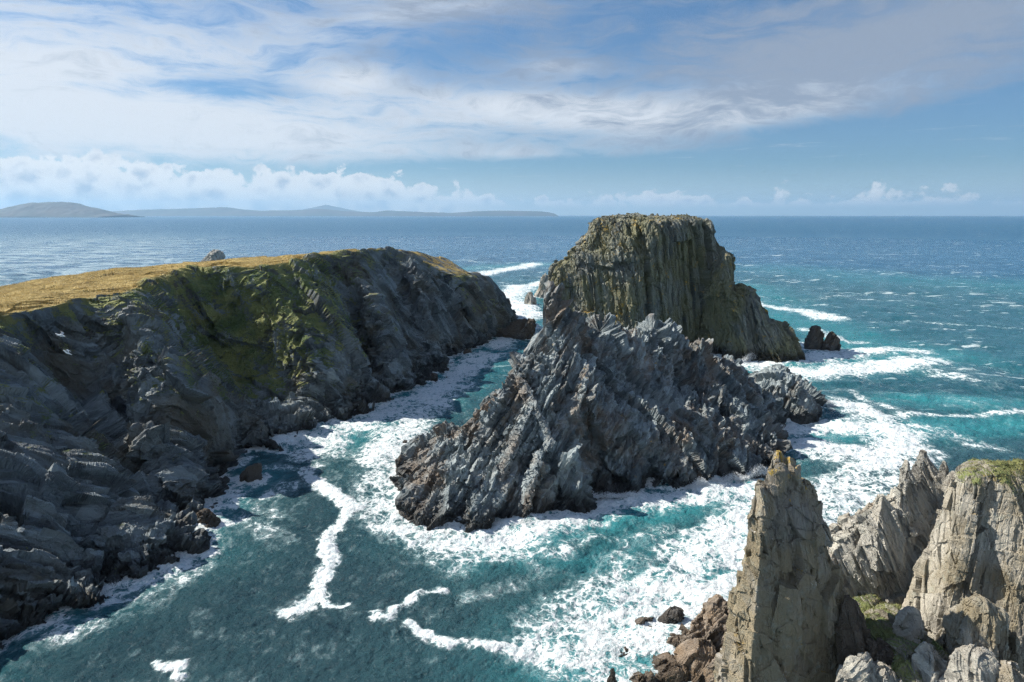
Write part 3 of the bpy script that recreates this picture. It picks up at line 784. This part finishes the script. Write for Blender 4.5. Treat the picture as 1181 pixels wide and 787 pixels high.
# ------------------------------------------------------------------ sea
def ocean_tile(N, L, wind, lo, hi, seed):
    r = np.random.default_rng(seed)
    k = np.fft.fftfreq(N, L / N) * 2 * math.pi
    kx, ky = np.meshgrid(k, k); kk = np.sqrt(kx**2 + ky**2) + 1e-9
    V, wd = wind; Lw = V * V / 9.81
    c = (kx * math.cos(wd) + ky * math.sin(wd)) / kk
    ph = np.exp(-1 / (kk * Lw) ** 2) / kk**4 * (.15 + .85 * np.abs(c) ** 2)
    ph *= np.exp(-(kk * lo) ** 2) * (1 - np.exp(-(kk * hi) ** 2)); ph[0, 0] = 0
    a = (r.normal(size=(N, N)) + 1j * r.normal(size=(N, N))) * np.sqrt(ph)
    h = np.fft.ifft2(a); s = h.real.std()
    dx = np.fft.ifft2(-1j * kx / kk * a).real / s; dy = np.fft.ifft2(-1j * ky / kk * a).real / s
    return np.stack([h.real / s, dx, dy], -1).astype(np.float32)
def samp(T, L, x, y):
    N = T.shape[0]; u = (x / L * N) % N; v = (y / L * N) % N
    i = np.floor(u).astype(int) % N; j = np.floor(v).astype(int) % N; fu = (u - np.floor(u))[..., None]; fv = (v - np.floor(v))[..., None]
    i1 = (i + 1) % N; j1 = (j + 1) % N
    return (T[j, i] * (1 - fu) + T[j, i1] * fu) * (1 - fv) + (T[j1, i] * (1 - fu) + T[j1, i1] * fu) * fv
NR, NA = 1250, 1500
inv = np.linspace(1 / 42.0, 1 / 1400.0, NR)
rr = 1 / inv
az = np.linspace(R(-52), R(50), NA)
extra = np.geomspace(1400, 45000, 60)[1:]
rr = np.concatenate([rr, extra])
RR, AZ = np.meshgrid(rr, az, indexing='ij')
WX = RR * np.sin(AZ); WY = RR * np.cos(AZ)
# distance to the nearest rock edge on a 1 m raster
x0, x1, y0, y1, rs = -160, 260, 30, 460, 1.0
W_ = int((x1 - x0) / rs); H_ = int((y1 - y0) / rs)
D = np.full((H_, W_), 60., np.float32)
wl = np.concatenate(WATERLINE)
ii = ((wl[:, 1] - y0) / rs).astype(int); jj = ((wl[:, 0] - x0) / rs).astype(int)
ok = (ii >= 0) & (ii < H_) & (jj >= 0) & (jj < W_)
D[ii[ok], jj[ok]] = 0
for _ in range(26):
    P_ = np.pad(D, 1, mode='edge')
    for (a, b, c) in ((0, 1, 1), (2, 1, 1), (1, 0, 1), (1, 2, 1), (0, 0, 1.414), (0, 2, 1.414), (2, 0, 1.414), (2, 2, 1.414)):
        D = np.minimum(D, P_[a:a + H_, b:b + W_] + c)
def rast(x, y):
    u = np.clip((x - x0) / rs - .5, 0, W_ - 1.01); v = np.clip((y - y0) / rs - .5, 0, H_ - 1.01)
    i = v.astype(int); j = u.astype(int); fu = u - j; fv = v - i
    d = (D[i, j] * (1 - fu) + D[i, j + 1] * fu) * (1 - fv) + (D[i + 1, j] * (1 - fu) + D[i + 1, j + 1] * fu) * fv
    out = (x < x0) | (x > x1) | (y < y0) | (y > y1)
    return np.where(out, 60, d)
dist = rast(WX, WY)
def strokes(L, warp=True):
    out = np.zeros(WX.shape, np.float32)
    q = np.stack([WX, WY, 0 * WX], -1).reshape(-1, 3)
    wx = (fbm(q / 9, 3, 901) * 4).reshape(WX.shape); wy = (fbm(q / 9 + 40, 3, 905) * 4).reshape(WX.shape)
    w2_ = (fbm(q / 1.6, 3, 911) * 2).reshape(WX.shape); w3_ = (fbm(q / 1.6 + 9, 3, 915) * 2).reshape(WX.shape)
    for pts, rad, val in L:
        w = np.array([sea(px, py)[:2] for px, py in pts])
        best = np.full(WX.shape, 1e9, np.float32)
        lo = w.min(0) - rad * 3 - 8; hi = w.max(0) + rad * 3 + 8
        m = (WX > lo[0]) & (WX < hi[0]) & (WY > lo[1]) & (WY < hi[1])
        k_ = min(1, max(rad / 6, .3)); x = (WX + wx * k_ + w2_ * .5)[m]; y = (WY + wy * k_ + w3_ * .5)[m]; b = np.full(x.shape, 1e9)
        if len(w) == 1: w = np.r_[w, w + .01]
        for a, c in zip(w[:-1], w[1:]):
            d = c - a; t = np.clip(((x - a[0]) * d[0] + (y - a[1]) * d[1]) / (d @ d), 0, 1)
            b = np.minimum(b, np.hypot(x - a[0] - t * d[0], y - a[1] - t * d[1]))
        v = val * np.exp(-(b / rad) ** 2)
        out[m] = np.maximum(out[m], v)
    return out
FOAM = [
    ([(1040, 520), (1000, 560), (960, 600)], 9, .66), ([(1050, 490), (1130, 510)], 6, .5), ([(930, 580), (1000, 545)], 8, .72), ([(1060, 425), (1110, 440)], 6, .5), ([(880, 440), (920, 425)], 6, .9), ([(620, 760), (660, 700), (720, 650)], 6, .62),
    ([(440, 560), (460, 610), (520, 650)], 5, .58), ([(300, 580), (330, 620)], 5, .45), ([(480, 540), (450, 500), (500, 460)], 6, .7), ([(610, 660), (560, 690)], 4, .42), ([(250, 640), (180, 690), (100, 720)], 5, .48), ([(830, 700), (760, 770)], 5, .8),
    ([(615, 305), (580, 312), (545, 316)], 16, .85), ([(640, 325), (600, 330), (585, 345), (615, 365)], 14, .85), ([(600, 360), (606, 378), (575, 400)], 7, .9),
    ([(560, 410), (530, 430), (500, 450)], 9, .9), ([(500, 450), (455, 470), (420, 490)], 9, .82), ([(430, 480), (390, 500), (370, 520)], 8, .76),
    ([(520, 440), (470, 490), (440, 530)], 9, .76), ([(440, 520), (430, 560), (440, 600)], 7, .62), ([(352, 540), (300, 545)], 5, .56),
    ([(354, 546), (366, 560), (385, 572), (412, 584)], 1.9, 1.12), ([(412, 584), (396, 597), (380, 613), (374, 630), (384, 650), (376, 668), (366, 688)], 1.5, 1.12), ([(367, 690), (352, 705), (338, 711)], 1.9, 1.2), ([(366, 692), (380, 702)], 1.5, 1.1),
    ([(380, 704), (402, 701)], .6, 1.0), ([(430, 713), (446, 719)], 1.1, .88), ([(446, 718), (462, 703), (482, 688), (512, 680)], 1.2, .85), ([(470, 724), (492, 737)], 1.0, .92), ([(496, 738), (520, 750), (545, 748), (592, 759)], 1.1, .88),
    ([(188, 764), (215, 772)], .8, .95), ([(216, 770), (212, 785)], 1.0, 1.2),
    ([(470, 600), (520, 622), (580, 625), (640, 605), (700, 590)], 5, .82), ([(700, 585), (760, 575), (830, 565), (880, 560)], 5, .86), ([(440, 590), (480, 630), (560, 645)], 5, .6), ([(560, 640), (640, 640), (680, 620)], 4, .55),
    ([(880, 575), (850, 605), (800, 640), (750, 680), (700, 715), (660, 770)], 7, .80), ([(700, 660), (650, 700), (640, 750)], 4, .60), ([(760, 610), (720, 640)], 4, .5), ([(830, 620), (850, 660), (800, 700), (740, 740)], 5, .85),
    ([(900, 505), (950, 520), (1010, 530)], 9, .92), ([(890, 490), (960, 490), (1030, 500)], 8, .88), ([(970, 465), (1010, 480), (1040, 520)], 8, .8), ([(920, 560), (980, 560)], 6, .66), ([(960, 600), (950, 640)], 5, .45),
    ([(980, 450), (1040, 478), (1120, 480), (1180, 478)], 3, .62), ([(1000, 470), (1090, 500)], 4, .5),
    ([(870, 418), (930, 432), (1000, 424), (1070, 418)], 11, .88), ([(930, 415), (990, 405), (1040, 405)], 10, .86), ([(900, 395), (960, 400)], 8, .7),
    ([(870, 352), (920, 358), (960, 368)], 9, .82), ([(930, 380), (990, 395)], 7, .6), ([(870, 342), (930, 345), (1000, 340)], 8, .45),
    ([(845, 330), (900, 328), (960, 332)], 6, .42), ([(1010, 372), (1060, 370), (1120, 375), (1200, 380)], 6, .48), ([(980, 345), (1030, 348)], 6, .5), ([(1060, 340), (1180, 352)], 6, .42),
    ([(30, 700), (120, 680), (165, 668)], 3.5, .66), ([(175, 660), (205, 620), (240, 600), (285, 560)], 3.5, .66), ([(250, 600), (290, 590), (330, 560)], 5, .52), ([(0, 720), (30, 700)], 4, .6),
    ([(200, 640), (260, 620)], 5, .46), ([(520, 300), (560, 303), (640, 303)], 18, .45), ([(410, 560), (460, 560)], 6, .5),
]
SHAL = [([(640, 325), (600, 345), (560, 410), (480, 460), (400, 500)], 12, .9), ([(600, 620), (700, 600), (860, 560)], 6, .9), ([(560, 640), (700, 650), (760, 620)], 6, .6), ([(900, 500), (1000, 500), (1100, 490), (1200, 490)], 8, 1.),
        ([(1050, 462), (1120, 466), (1200, 470)], 8, 1.1), ([(860, 330), (900, 360), (1000, 400)], 22, .8), ([(900, 310), (1000, 320), (1180, 330)], 60, .45), ([(860, 430), (960, 420), (1080, 410)], 16, .9), ([(880, 580), (760, 700), (660, 780)], 9, .8),
        ([(540, 310), (620, 305)], 26, .9), ([(100, 690), (220, 610), (300, 550)], 5, .5)]
foam = strokes(FOAM)
near = .78 * np.exp(-(dist / 2.0)) + .22 * np.exp(-(dist / 7.0))
q3 = np.stack([WX, WY, 0 * WX], -1).reshape(-1, 3)
patch = (fbm(q3 / 14, 3, 77).reshape(WX.shape) * .5 + .5)
foam = np.maximum(foam, near * (.55 + .6 * patch))
foam = foam + np.where(foam > .1, (fbm(q3 / 5, 3, 79).reshape(WX.shape)) * .16, 0) * (foam < 1)
far_ = np.clip((RR - 260) / 300, 0, 1)
foam = np.maximum(foam, .22 + .10 * patch * np.clip((RR - 60) / 60, 0, 1))
shal = np.clip(strokes(SHAL) + .4 * np.exp(-dist / 5), 0, 1.2)
# waves
T1 = ocean_tile(512, 190, (9.5, R(200)), .3, 60, 1); T2 = ocean_tile(512, 47, (4.2, R(240)), .05, 7, 2); T3 = ocean_tile(512, 13.7, (2.0, R(170)), .02, 1.8, 3)
res = np.maximum(np.gradient(rr)[:, None], RR * (az[1] - az[0]) * .5)
calm = 1 - .5 * np.exp(-((WX + 30) ** 2 / 30 ** 2 + (WY - 90) ** 2 / 45 ** 2))
a1 = .42 * calm * np.clip(14 / res, 0, 1); a2 = .17 * calm * np.clip(1.6 / res, 0, 1) ; a3 = .05 * np.clip(.5 / res, 0, 1)
w1 = samp(T1, 190, WX, WY); w2 = samp(T2, 47, WX * .94 + WY * .34, WY * .94 - WX * .34); w3 = samp(T3, 13.7, WX * .8 - WY * .6, WY * .8 + WX * .6)
fade = np.clip((2500 - RR) / 1500, 0, 1)
hz = (w1[..., 0] * a1 + w2[..., 0] * a2 + w3[..., 0] * a3) * fade
hz = hz + np.clip(foam - .5, 0, .6) * .35 * (1 + w2[..., 0] * .4)
GX = WX + (w1[..., 1] * a1 + w2[..., 1] * a2 * 1.3) * fade * .9; GY = WY + (w1[..., 2] * a1 + w2[..., 2] * a2 * 1.3) * fade * .9
crest = np.clip((w1[..., 0] - .7) * .5, 0, 1)
foam = foam + crest * .10
m, b = new_mat('sea_water')
P = X(node('ShaderNodeNewGeometry').outputs['Position'])
fo = attr('foam'); sh_ = attr('shallow'); ds = attr('dist')
Pw = vadd(P, vscale(vadd(noise(P, .16, 4, .6, out='Color'), (.5, .5, .5), 'SUBTRACT'), 5.0))
Pw = vadd(Pw, vscale(vadd(noise(P, .9, 3, .6, out='Color'), (.5, .5, .5), 'SUBTRACT'), 1.1))
e1 = voro(Pw, .33, 'DISTANCE_TO_EDGE'); e2 = voro(Pw, .95, 'DISTANCE_TO_EDGE'); e3 = voro(Pw, 2.6, 'DISTANCE_TO_EDGE')
n1 = noise(Pw, .22, 6, .60); n2 = noise(mapping(Pw, (1, .45, 1), (0, 0, R(35))), .95, 4, .55)
lace = (sstep(e1, .18, 0.0) * .30 + sstep(e2, .22, 0.0) * .34 + sstep(e3, .3, 0.0) * .2) * sstep(fo, .15, .6)
pat = (n1 - .5) * 1.7 + (n2 - .5) * 1.7 + lace
fa = sstep(pat + (fo - .70) * 1.4, .04, .62)
film = sstep(pat + (fo - .62) * 1.2, -.35, .35) * .30
# whitecaps on the open sea
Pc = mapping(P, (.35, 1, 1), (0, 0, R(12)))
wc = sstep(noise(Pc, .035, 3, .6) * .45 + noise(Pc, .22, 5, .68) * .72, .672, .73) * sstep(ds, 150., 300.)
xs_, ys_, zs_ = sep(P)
glitter_m = sstep(xs_ / ds, -.12, -.5) * sstep(ds, 320., 520.) * sstep(ds, 4200., 1200.)  # far-left sea: pale foam streaks that also paint in the sun's silvery glitter
foam_glitter = sstep(noise(Pc, .05, 6, .7) + glitter_m * .16, .60, .72) * glitter_m * .55
fa = (fa + film).max(wc * .85).max(foam_glitter).cl()
deep = mix(sstep(noise(P, .02, 3), .35, .65), (.020, .050, .064), (.030, .078, .092))
deep = mix(sstep(ds, 120., 300.) * .7, deep, (.018, .115, .155))
deep = mix(sstep(ds + noise(P, .004, 3) * 200., 600., 900.), deep, (.020, .10, .19))
c = mix(sh_.cl() * .85, deep, (.035, .22, .25))
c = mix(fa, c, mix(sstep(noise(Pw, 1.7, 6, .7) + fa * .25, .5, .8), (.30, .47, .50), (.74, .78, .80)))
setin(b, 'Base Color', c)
rg = sstep(ds, 150., 2500.) * .24 + .10
setin(b, 'Roughness', rg + fa * .5)
setin(b, 'IOR', 1.33)
setin(b, 'Specular IOR Level', .42)
h1 = noise(P, 1.3, 8, .68); h2 = noise(mapping(P, (1, .5, 1), (0, 0, R(20))), .12, 6, .62)
hh = h1 * .55 * sstep(ds, 2500., 300.) + h2 * sstep(ds, 150., 900.) * 4.5 + fa * .10 + noise(P, 5, 4, .6) * .03
setin(b, 'Normal', bump(hh, 1.0, .9))
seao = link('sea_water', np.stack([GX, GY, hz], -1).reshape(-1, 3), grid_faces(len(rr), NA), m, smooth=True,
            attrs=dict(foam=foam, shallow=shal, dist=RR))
fl = np.empty(0)
tag(seao, 'blue green sea with lacy white foam and surf around the rocks', 'sea', kind='structure')
# the grid runs outward (v) and clockwise (u): flip so that faces look up
seao.data.flip_normals() if seao.data.polygons[0].normal.z < 0 else None

# ------------------------------------------------------------------ spray thrown up where swell hits rock
sp_v, sp_f = [], []
for (px, py, n, hgt, wid, ax_) in [(893, 505, 2600, 3.2, 5.0, 40), (884, 484, 2200, 3.0, 4.0, 60), (806, 562, 1700, 2.2, 3.0, 10), (868, 549, 2000, 2.4, 4.5, 20), (955, 470, 1400, 1.8, 4.0, 70),
                                   (675, 572, 1300, 1.5, 4.5, 0), (603, 603, 900, 1.2, 3.0, 0), (715, 572, 1000, 1.4, 3.5, 0), (835, 553, 1200, 1.8, 3.5, 15), (118, 680, 900, 1.0, 3.0, 30), (585, 350, 1200, 4, 8, 0), (862, 416, 1500, 3.0, 6, 30)]:
    n = int(n * 1.6); c = sea(px, py); r = rng
    t = r.random(n) ** .6; a = r.normal(0, 1, n)
    lobe = .55 + .45 * np.sin(a * 2.2 + px)
    x = a * wid * (.35 + .35 * t); z = t ** 1.2 * hgt * lobe * np.exp(-a * a * .35) + r.random(n) * .25; y = r.normal(0, .5, n) - t * .6
    q = np.stack([c[0] + x * math.cos(R(ax_)) - y * math.sin(R(ax_)), c[1] + x * math.sin(R(ax_)) + y * math.cos(R(ax_)) - .5, z + .15], -1)
    sz = (.075 * (1 - .6 * z / hgt) * r.uniform(.4, 1.2, n))[:, None, None]
    tet = np.array([[1, 1, 1], [1, -1, -1], [-1, 1, -1], [-1, -1, 1]]) * .7
    k = sum(len(v) for v in sp_v)
    sp_v.append((q[:, None] + tet[None] * sz * (1 + .5 * r.normal(size=(n, 4, 1)))).reshape(-1, 3))
    b0 = k + np.arange(n)[:, None, None] * 4
    sp_f.append((b0 + np.array([[0, 1, 2], [0, 3, 1], [0, 2, 3], [1, 3, 2]])[None]).reshape(-1, 3))
msp, b = new_mat('spray_white'); setin(b, 'Base Color', (.88, .91, .93)); setin(b, 'Roughness', .8)
tag(link('sea_spray', np.concatenate(sp_v), np.concatenate(sp_f), msp, smooth=True), 'white spray thrown up where the swell breaks on the rocks', 'spray', kind='stuff')

# ------------------------------------------------------------------ gulls
def gull(px, py, Y, yaw, flap, label, s=1.0):
    root = bpy.data.objects.new('gull', None); COL.objects.link(root)
    root.location = atY(px, py, Y); root.rotation_euler = (R(10), R(flap), R(yaw))
    tag(root, label, 'gull', group='gulls flying past the cliff')
    mw, b = new_mat('white_feathers'); setin(b, 'Base Color', (.82, .82, .80)); setin(b, 'Roughness', .7)
    mg, b = new_mat('grey_feathers'); setin(b, 'Base Color', (.42, .45, .48)); setin(b, 'Roughness', .7)
    my, b = new_mat('beak_yellow'); setin(b, 'Base Color', (.6, .4, .05))
    ph = np.linspace(0, 2 * math.pi, 16, endpoint=False)
    def tube(st):
        G = np.array([[(x, r * math.cos(p), z + r * .9 * math.sin(p)) for p in ph] for x, r, z in st])
        return G[::-1]
    def mk(name, G, m, wrap=True):
        o = link(name, G.reshape(-1, 3) * s, grid_faces(G.shape[0], G.shape[1], wrap), m, root, smooth=True); return o
    mk('body', tube([(-.46, .005, .03), (-.40, .05, .03), (-.25, .055, .01), (-.1, .095, 0), (.08, .11, 0), (.2, .085, .02), (.27, .06, .04), (.33, .062, .05), (.38, .045, .05), (.41, .015, .045)]), mw)
    mk('beak', tube([(.40, .018, .045), (.44, .014, .042), (.48, .003, .035)]), my)
    for sd in (-1, 1):
        U = np.linspace(0, 1, 22); rows_ = []
        for t in np.linspace(0, 2 * math.pi, 14, endpoint=False):
            ch = np.interp(U, [0, .35, .8, 1], [.13, .12, .06, .004]); sw = np.interp(U, [0, .4, 1], [.05, .10, -.22])
            zz = np.interp(U, [0, .4, 1], [.03, .26, .16]) + .012 * math.sin(t) * (1.2 - U)
            rows_.append(np.stack([sw + ch * math.cos(t), sd * (.06 + U * .62), zz], -1))
        G = np.array(rows_).transpose(1, 0, 2)
        mk('wing', G if sd > 0 else G[:, ::-1], mg if sd > 0 else mw)
gull(69.5, 387, 88, 25, 25, 'white gull with wings raised, the upper of two flying in front of the dark cliff', 1.35)
gull(77.5, 407, 88, 200, -35, 'white gull banking, the lower of two flying in front of the dark cliff', 1.35)

# ------------------------------------------------------------------ grass tufts
def tufts(grids, n, size, spread, name, label, cols, nb=5):
    P_, N_ = [], []
    W2 = []
    for G_, m_ in grids:
        du = np.gradient(G_, axis=1); dv = np.gradient(G_, axis=0); c = np.cross(du, dv); a = np.linalg.norm(c, axis=2)
        nz_ = c[..., 2] / (a + 1e-9); w = a * np.clip(m_, 0, 1) * (nz_ > .35)
        P_.append(G_.reshape(-1, 3)); W2.append(w.ravel())
    P_ = np.concatenate(P_); W2 = np.concatenate(W2); W2 /= W2.sum()
    c = P_[rng.choice(len(P_), n, p=W2)]
    c = np.repeat(c, nb, 0); k = len(c)
    c[:, :2] += rng.normal(0, spread, (k, 2)); c[:, 2] -= size * .15
    a = rng.random(k) * 2 * math.pi; L = size * rng.uniform(.5, 1.3, k); le = rng.uniform(.1, .9, k) * L
    w = size * .09
    dx_, dy_ = np.cos(a), np.sin(a)
    b0 = c + np.stack([-dy_ * w, dx_ * w, 0 * a], 1); b1 = c - np.stack([-dy_ * w, dx_ * w, 0 * a], 1)
    tp = c + np.stack([dx_ * le, dy_ * le, L], 1)
    V = np.stack([b0, b1, tp], 1).reshape(-1, 3)
    m, b = new_mat(name + '_blades')
    Pn = X(node('ShaderNodeNewGeometry').outputs['Position'])
    setin(b, 'Base Color', mix(sstep(noise(Pn, .8, 4, .7), .35, .65), cols[0], cols[1])); setin(b, 'Roughness', .8)
    tag(link(name, V, np.arange(k * 3).reshape(-1, 3), m), label, 'grass', kind='stuff')
tufts([(HEADG, np.clip(GR - .55, 0, 1) * (GD > .3) * 2)], 60000, .34, .25, 'grass', 'dry golden grass covering the flat top of the left headland', ((.50, .37, .14), (.66, .52, .22)), 3)
tufts(GRASSY, 9000, .20, .10, 'grass', 'short green grass on the ledge and shoulder of the right foreground rocks', ((.12, .14, .05), (.26, .23, .09)), 5)

# ------------------------------------------------------------------ air
hm = bpy.data.materials.new('haze_air'); hm.use_nodes = True; nt = hm.node_tree; nt.nodes.clear()
o_ = nt.nodes.new('ShaderNodeOutputMaterial'); pv = nt.nodes.new('ShaderNodeVolumePrincipled')
pv.inputs['Color'].default_value = (.42, .70, 1.0, 1); pv.inputs['Density'].default_value = 3.4e-5; pv.inputs['Anisotropy'].default_value = .2
nt.links.new(pv.outputs[0], o_.inputs['Volume'])
bx = np.array([(x, y, z) for x in (-46000, 46000) for y in (-3000, 46000) for z in (-60, 900)], float)
bf = np.array([(0, 1, 3, 2), (4, 6, 7, 5), (0, 4, 5, 1), (2, 3, 7, 6), (0, 2, 6, 4), (1, 5, 7, 3)])
hz_o = link('haze', bx, bf, hm); tag(hz_o, 'thin blue sea air over the whole view', 'haze', kind='stuff')

# ------------------------------------------------------------------ sky
SUN_AZ, SUN_EL = R(-72), R(40)          # azimuth measured from +Y (view) clockwise
world = bpy.data.worlds.new('World'); SC.world = world; world.use_nodes = True
X.nt = world.node_tree; X.nt.nodes.clear()
wo = X.nt.nodes.new('ShaderNodeOutputWorld'); bg = X.nt.nodes.new('ShaderNodeBackground'); X.nt.links.new(bg.outputs[0], wo.inputs[0])
sky = node('ShaderNodeTexSky', sky_type='NISHITA', sun_disc=False, sun_elevation=SUN_EL, sun_rotation=SUN_AZ, air_density=1.0, dust_density=.35, ozone_density=2.0, altitude=50)
skyc = X(sky.outputs[0])
dirv = X(node('ShaderNodeTexCoord').outputs['Generated'])
dx, dy, dz = sep(dirv)
azn = dx._m('ARCTAN2', dy); eln = dz._m('ARCSINE')
skyc = vadd(skyc, mix(sstep(eln, .0, .35), (.30, .44, .60), (.42, .55, .66)), 'MULTIPLY')
uv = comb(azn, eln, 0.)
def blob(px, py, w, h, rot=0):
    a, b_ = ray(px, py); a0 = math.atan(a); e0 = math.atan(b_ * math.cos(a0))
    mp = node('ShaderNodeMapping', {'Location': (a0, e0, 0), 'Rotation': (0, 0, R(rot)), 'Scale': (w / 900 * 1.9, h / 787 * 1.9, 1)}, vector_type='TEXTURE')
    X.nt.links.new(uv.so, mp.inputs['Vector'])
    g = node('ShaderNodeTexGradient', gradient_type='QUADRATIC_SPHERE'); X.nt.links.new(mp.outputs[0], g.inputs[0])
    return X(g.outputs['Fac'])
wv = vadd(uv, vscale(vadd(noise(mapping(uv, (3, 8, 1), (0, 0, R(-6))), 1.3, 3, .6, out='Color'), (.5, .5, .5), 'SUBTRACT'), .11))
st1 = noise(mapping(wv, (2.2, 15, 1), (0, 0, R(-6))), 2.4, 7, .60)
st2 = noise(mapping(wv, (4, 13, 1), (0, 0, R(10))), 3.4, 7, .66)
bias = (blob(40, 80, 420, 110, 0) * .42 + blob(250, 150, 380, 32, 0) * .36 + blob(620, 40, 300, 60, 0) * .17 + blob(600, 178, 500, 14, 0) * .30 + blob(650, 128, 240, 20, -3) * .40 + blob(1010, 52, 360, 70, 10) * .50 + blob(900, 122, 200, 18, 6) * .25
        + blob(540, 6, 180, 20, 0) * .24 + blob(410, 92, 60, 16, 8) * .26 + blob(640, 75, 90, 18, 0) * .22 + blob(380, 40, 150, 22, 14) * .14
        - blob(230, 98, 80, 11, 0) * .20 - blob(310, 108, 70, 9, 0) * .20 - blob(100, 98, 60, 8, 0) * .12 - blob(550, 52, 170, 20, 5) * .16 - blob(760, 30, 80, 12, 20) * .12
        + sstep(dy, .2, -.4) * .22 - blob(1080, 158, 300, 24, 8) * .5 - blob(800, 188, 500, 22, 0) * .34 - blob(250, 172, 300, 5, 0) * .12)  # dy term: unseen cloud added behind the camera to fill camera-facing rock
cov = sstep(st1 * .62 + st2 * .50 + bias, .60, .98)
streak = sstep(noise(mapping(uv, (3.5, 60, 1), (0, 0, R(-1))), 2.4, 5, .6), .58, .74) * (blob(850, 175, 420, 34) + blob(350, 178, 200, 16)) * .9
cov = cov.max(streak.cl())
shade = sstep(st2 * .75 + st1 * .45 + blob(960, 45, 460, 100, 0) * .40 + blob(560, 20, 200, 50, 0) * .12 - blob(60, 120, 420, 120) * .16 - blob(640, 125, 260, 26) * .14, .50, .86)
WHITE, GREY = (5.3, 5.55, 5.9), (2.1, 2.5, 3.2)
ccol = mix(shade, WHITE, GREY)
# cumulus along the horizon
cu = vadd(uv, vscale(vadd(noise(uv, 30, 4, .65, out='Color'), (.5, .5, .5), 'SUBTRACT'), .022))
v1 = voro(mapping(cu, (1, 1.25, 1)), 42); n3 = noise(mapping(cu, (1, 1.35, 1)), 26, 6, .62)
fl_ = noise(comb(azn, 0., 0.), 15, 3, .55)
topL = blob(110, 248, 330, 900) * .052 + blob(400, 248, 260, 900) * .036 + blob(30, 240, 70, 900) * .018
topR = blob(760, 248, 110, 900) * .024 + blob(1020, 248, 130, 900) * .026 + blob(890, 248, 30, 900) * .010
hcl = topL + topR + (fl_ - .5) * .04
ed_ = hcl + (n3 - .5) * .075 + (.35 - v1) * .026 - (eln - .012)
cum = sstep(ed_, -.003, .006) * sstep(eln, .008, .018).max(sstep(azn, .02, -.12)) * .96
cshade = sstep(n3 * .9 - v1 * .55 + ed_ * 7.0, .25, .85)
cucol = mix(cshade, (6.0, 6.1, 6.2), (3.0, 3.5, 4.3))
hazec = mix(sstep(azn, -.2, .5), (4.6, 5.3, 5.8), (3.5, 4.6, 5.4))
final = mix(cov * .93, skyc, ccol)
final = mix(sstep(eln, .075, .0) * .75, final, hazec)
final = mix(cum, final, cucol)
final = mix(sstep(eln, 0.0, -.02), final, (2.2, 3.0, 3.6))
X.nt.links.new(final.so, bg.inputs['Color']); bg.inputs['Strength'].default_value = .09

sd = bpy.data.lights.new('sun', 'SUN'); sd.energy = 5.0; sd.angle = R(.5); sd.color = (1, .93, .82)
so = bpy.data.objects.new('sun', sd); COL.objects.link(so)
from mathutils import Vector
sv = Vector((math.sin(SUN_AZ) * math.cos(SUN_EL), math.cos(SUN_AZ) * math.cos(SUN_EL), math.sin(SUN_EL)))
so.rotation_euler = sv.to_track_quat('Z', 'Y').to_euler(); so.location = (0, 0, 120)

# ------------------------------------------------------------------ camera, view
cd = bpy.data.cameras.new('camera'); cd.sensor_width = 36; cd.lens = 36 * F / 1181; cd.clip_start = .5; cd.clip_end = 120000
co = bpy.data.objects.new('camera', cd); COL.objects.link(co); co.location = (0, 0, CAMH); co.rotation_euler = (R(90) - TH, 0, 0)
SC.camera = co
world.cycles.sampling_method = 'MANUAL'; world.cycles.sample_map_resolution = 256
vs = SC.view_settings; vs.view_transform = 'Standard'; vs.look = 'None'; vs.exposure = 0.76; vs.gamma = 1; vs.use_curve_mapping = False
SC.cycles.max_bounces = 4; SC.cycles.diffuse_bounces = 2; SC.cycles.glossy_bounces = 2; SC.cycles.volume_bounces = 0
SC.cycles.use_adaptive_sampling = True; SC.cycles.adaptive_threshold = .03; SC.cycles.adaptive_min_samples = 20
SC.cycles.sample_clamp_direct = 6; SC.cycles.sample_clamp_indirect = 3; SC.cycles.use_denoising = True; SC.cycles.denoising_input_passes = 'RGB_ALBEDO_NORMAL'; SC.cycles.denoising_prefilter = 'NONE'
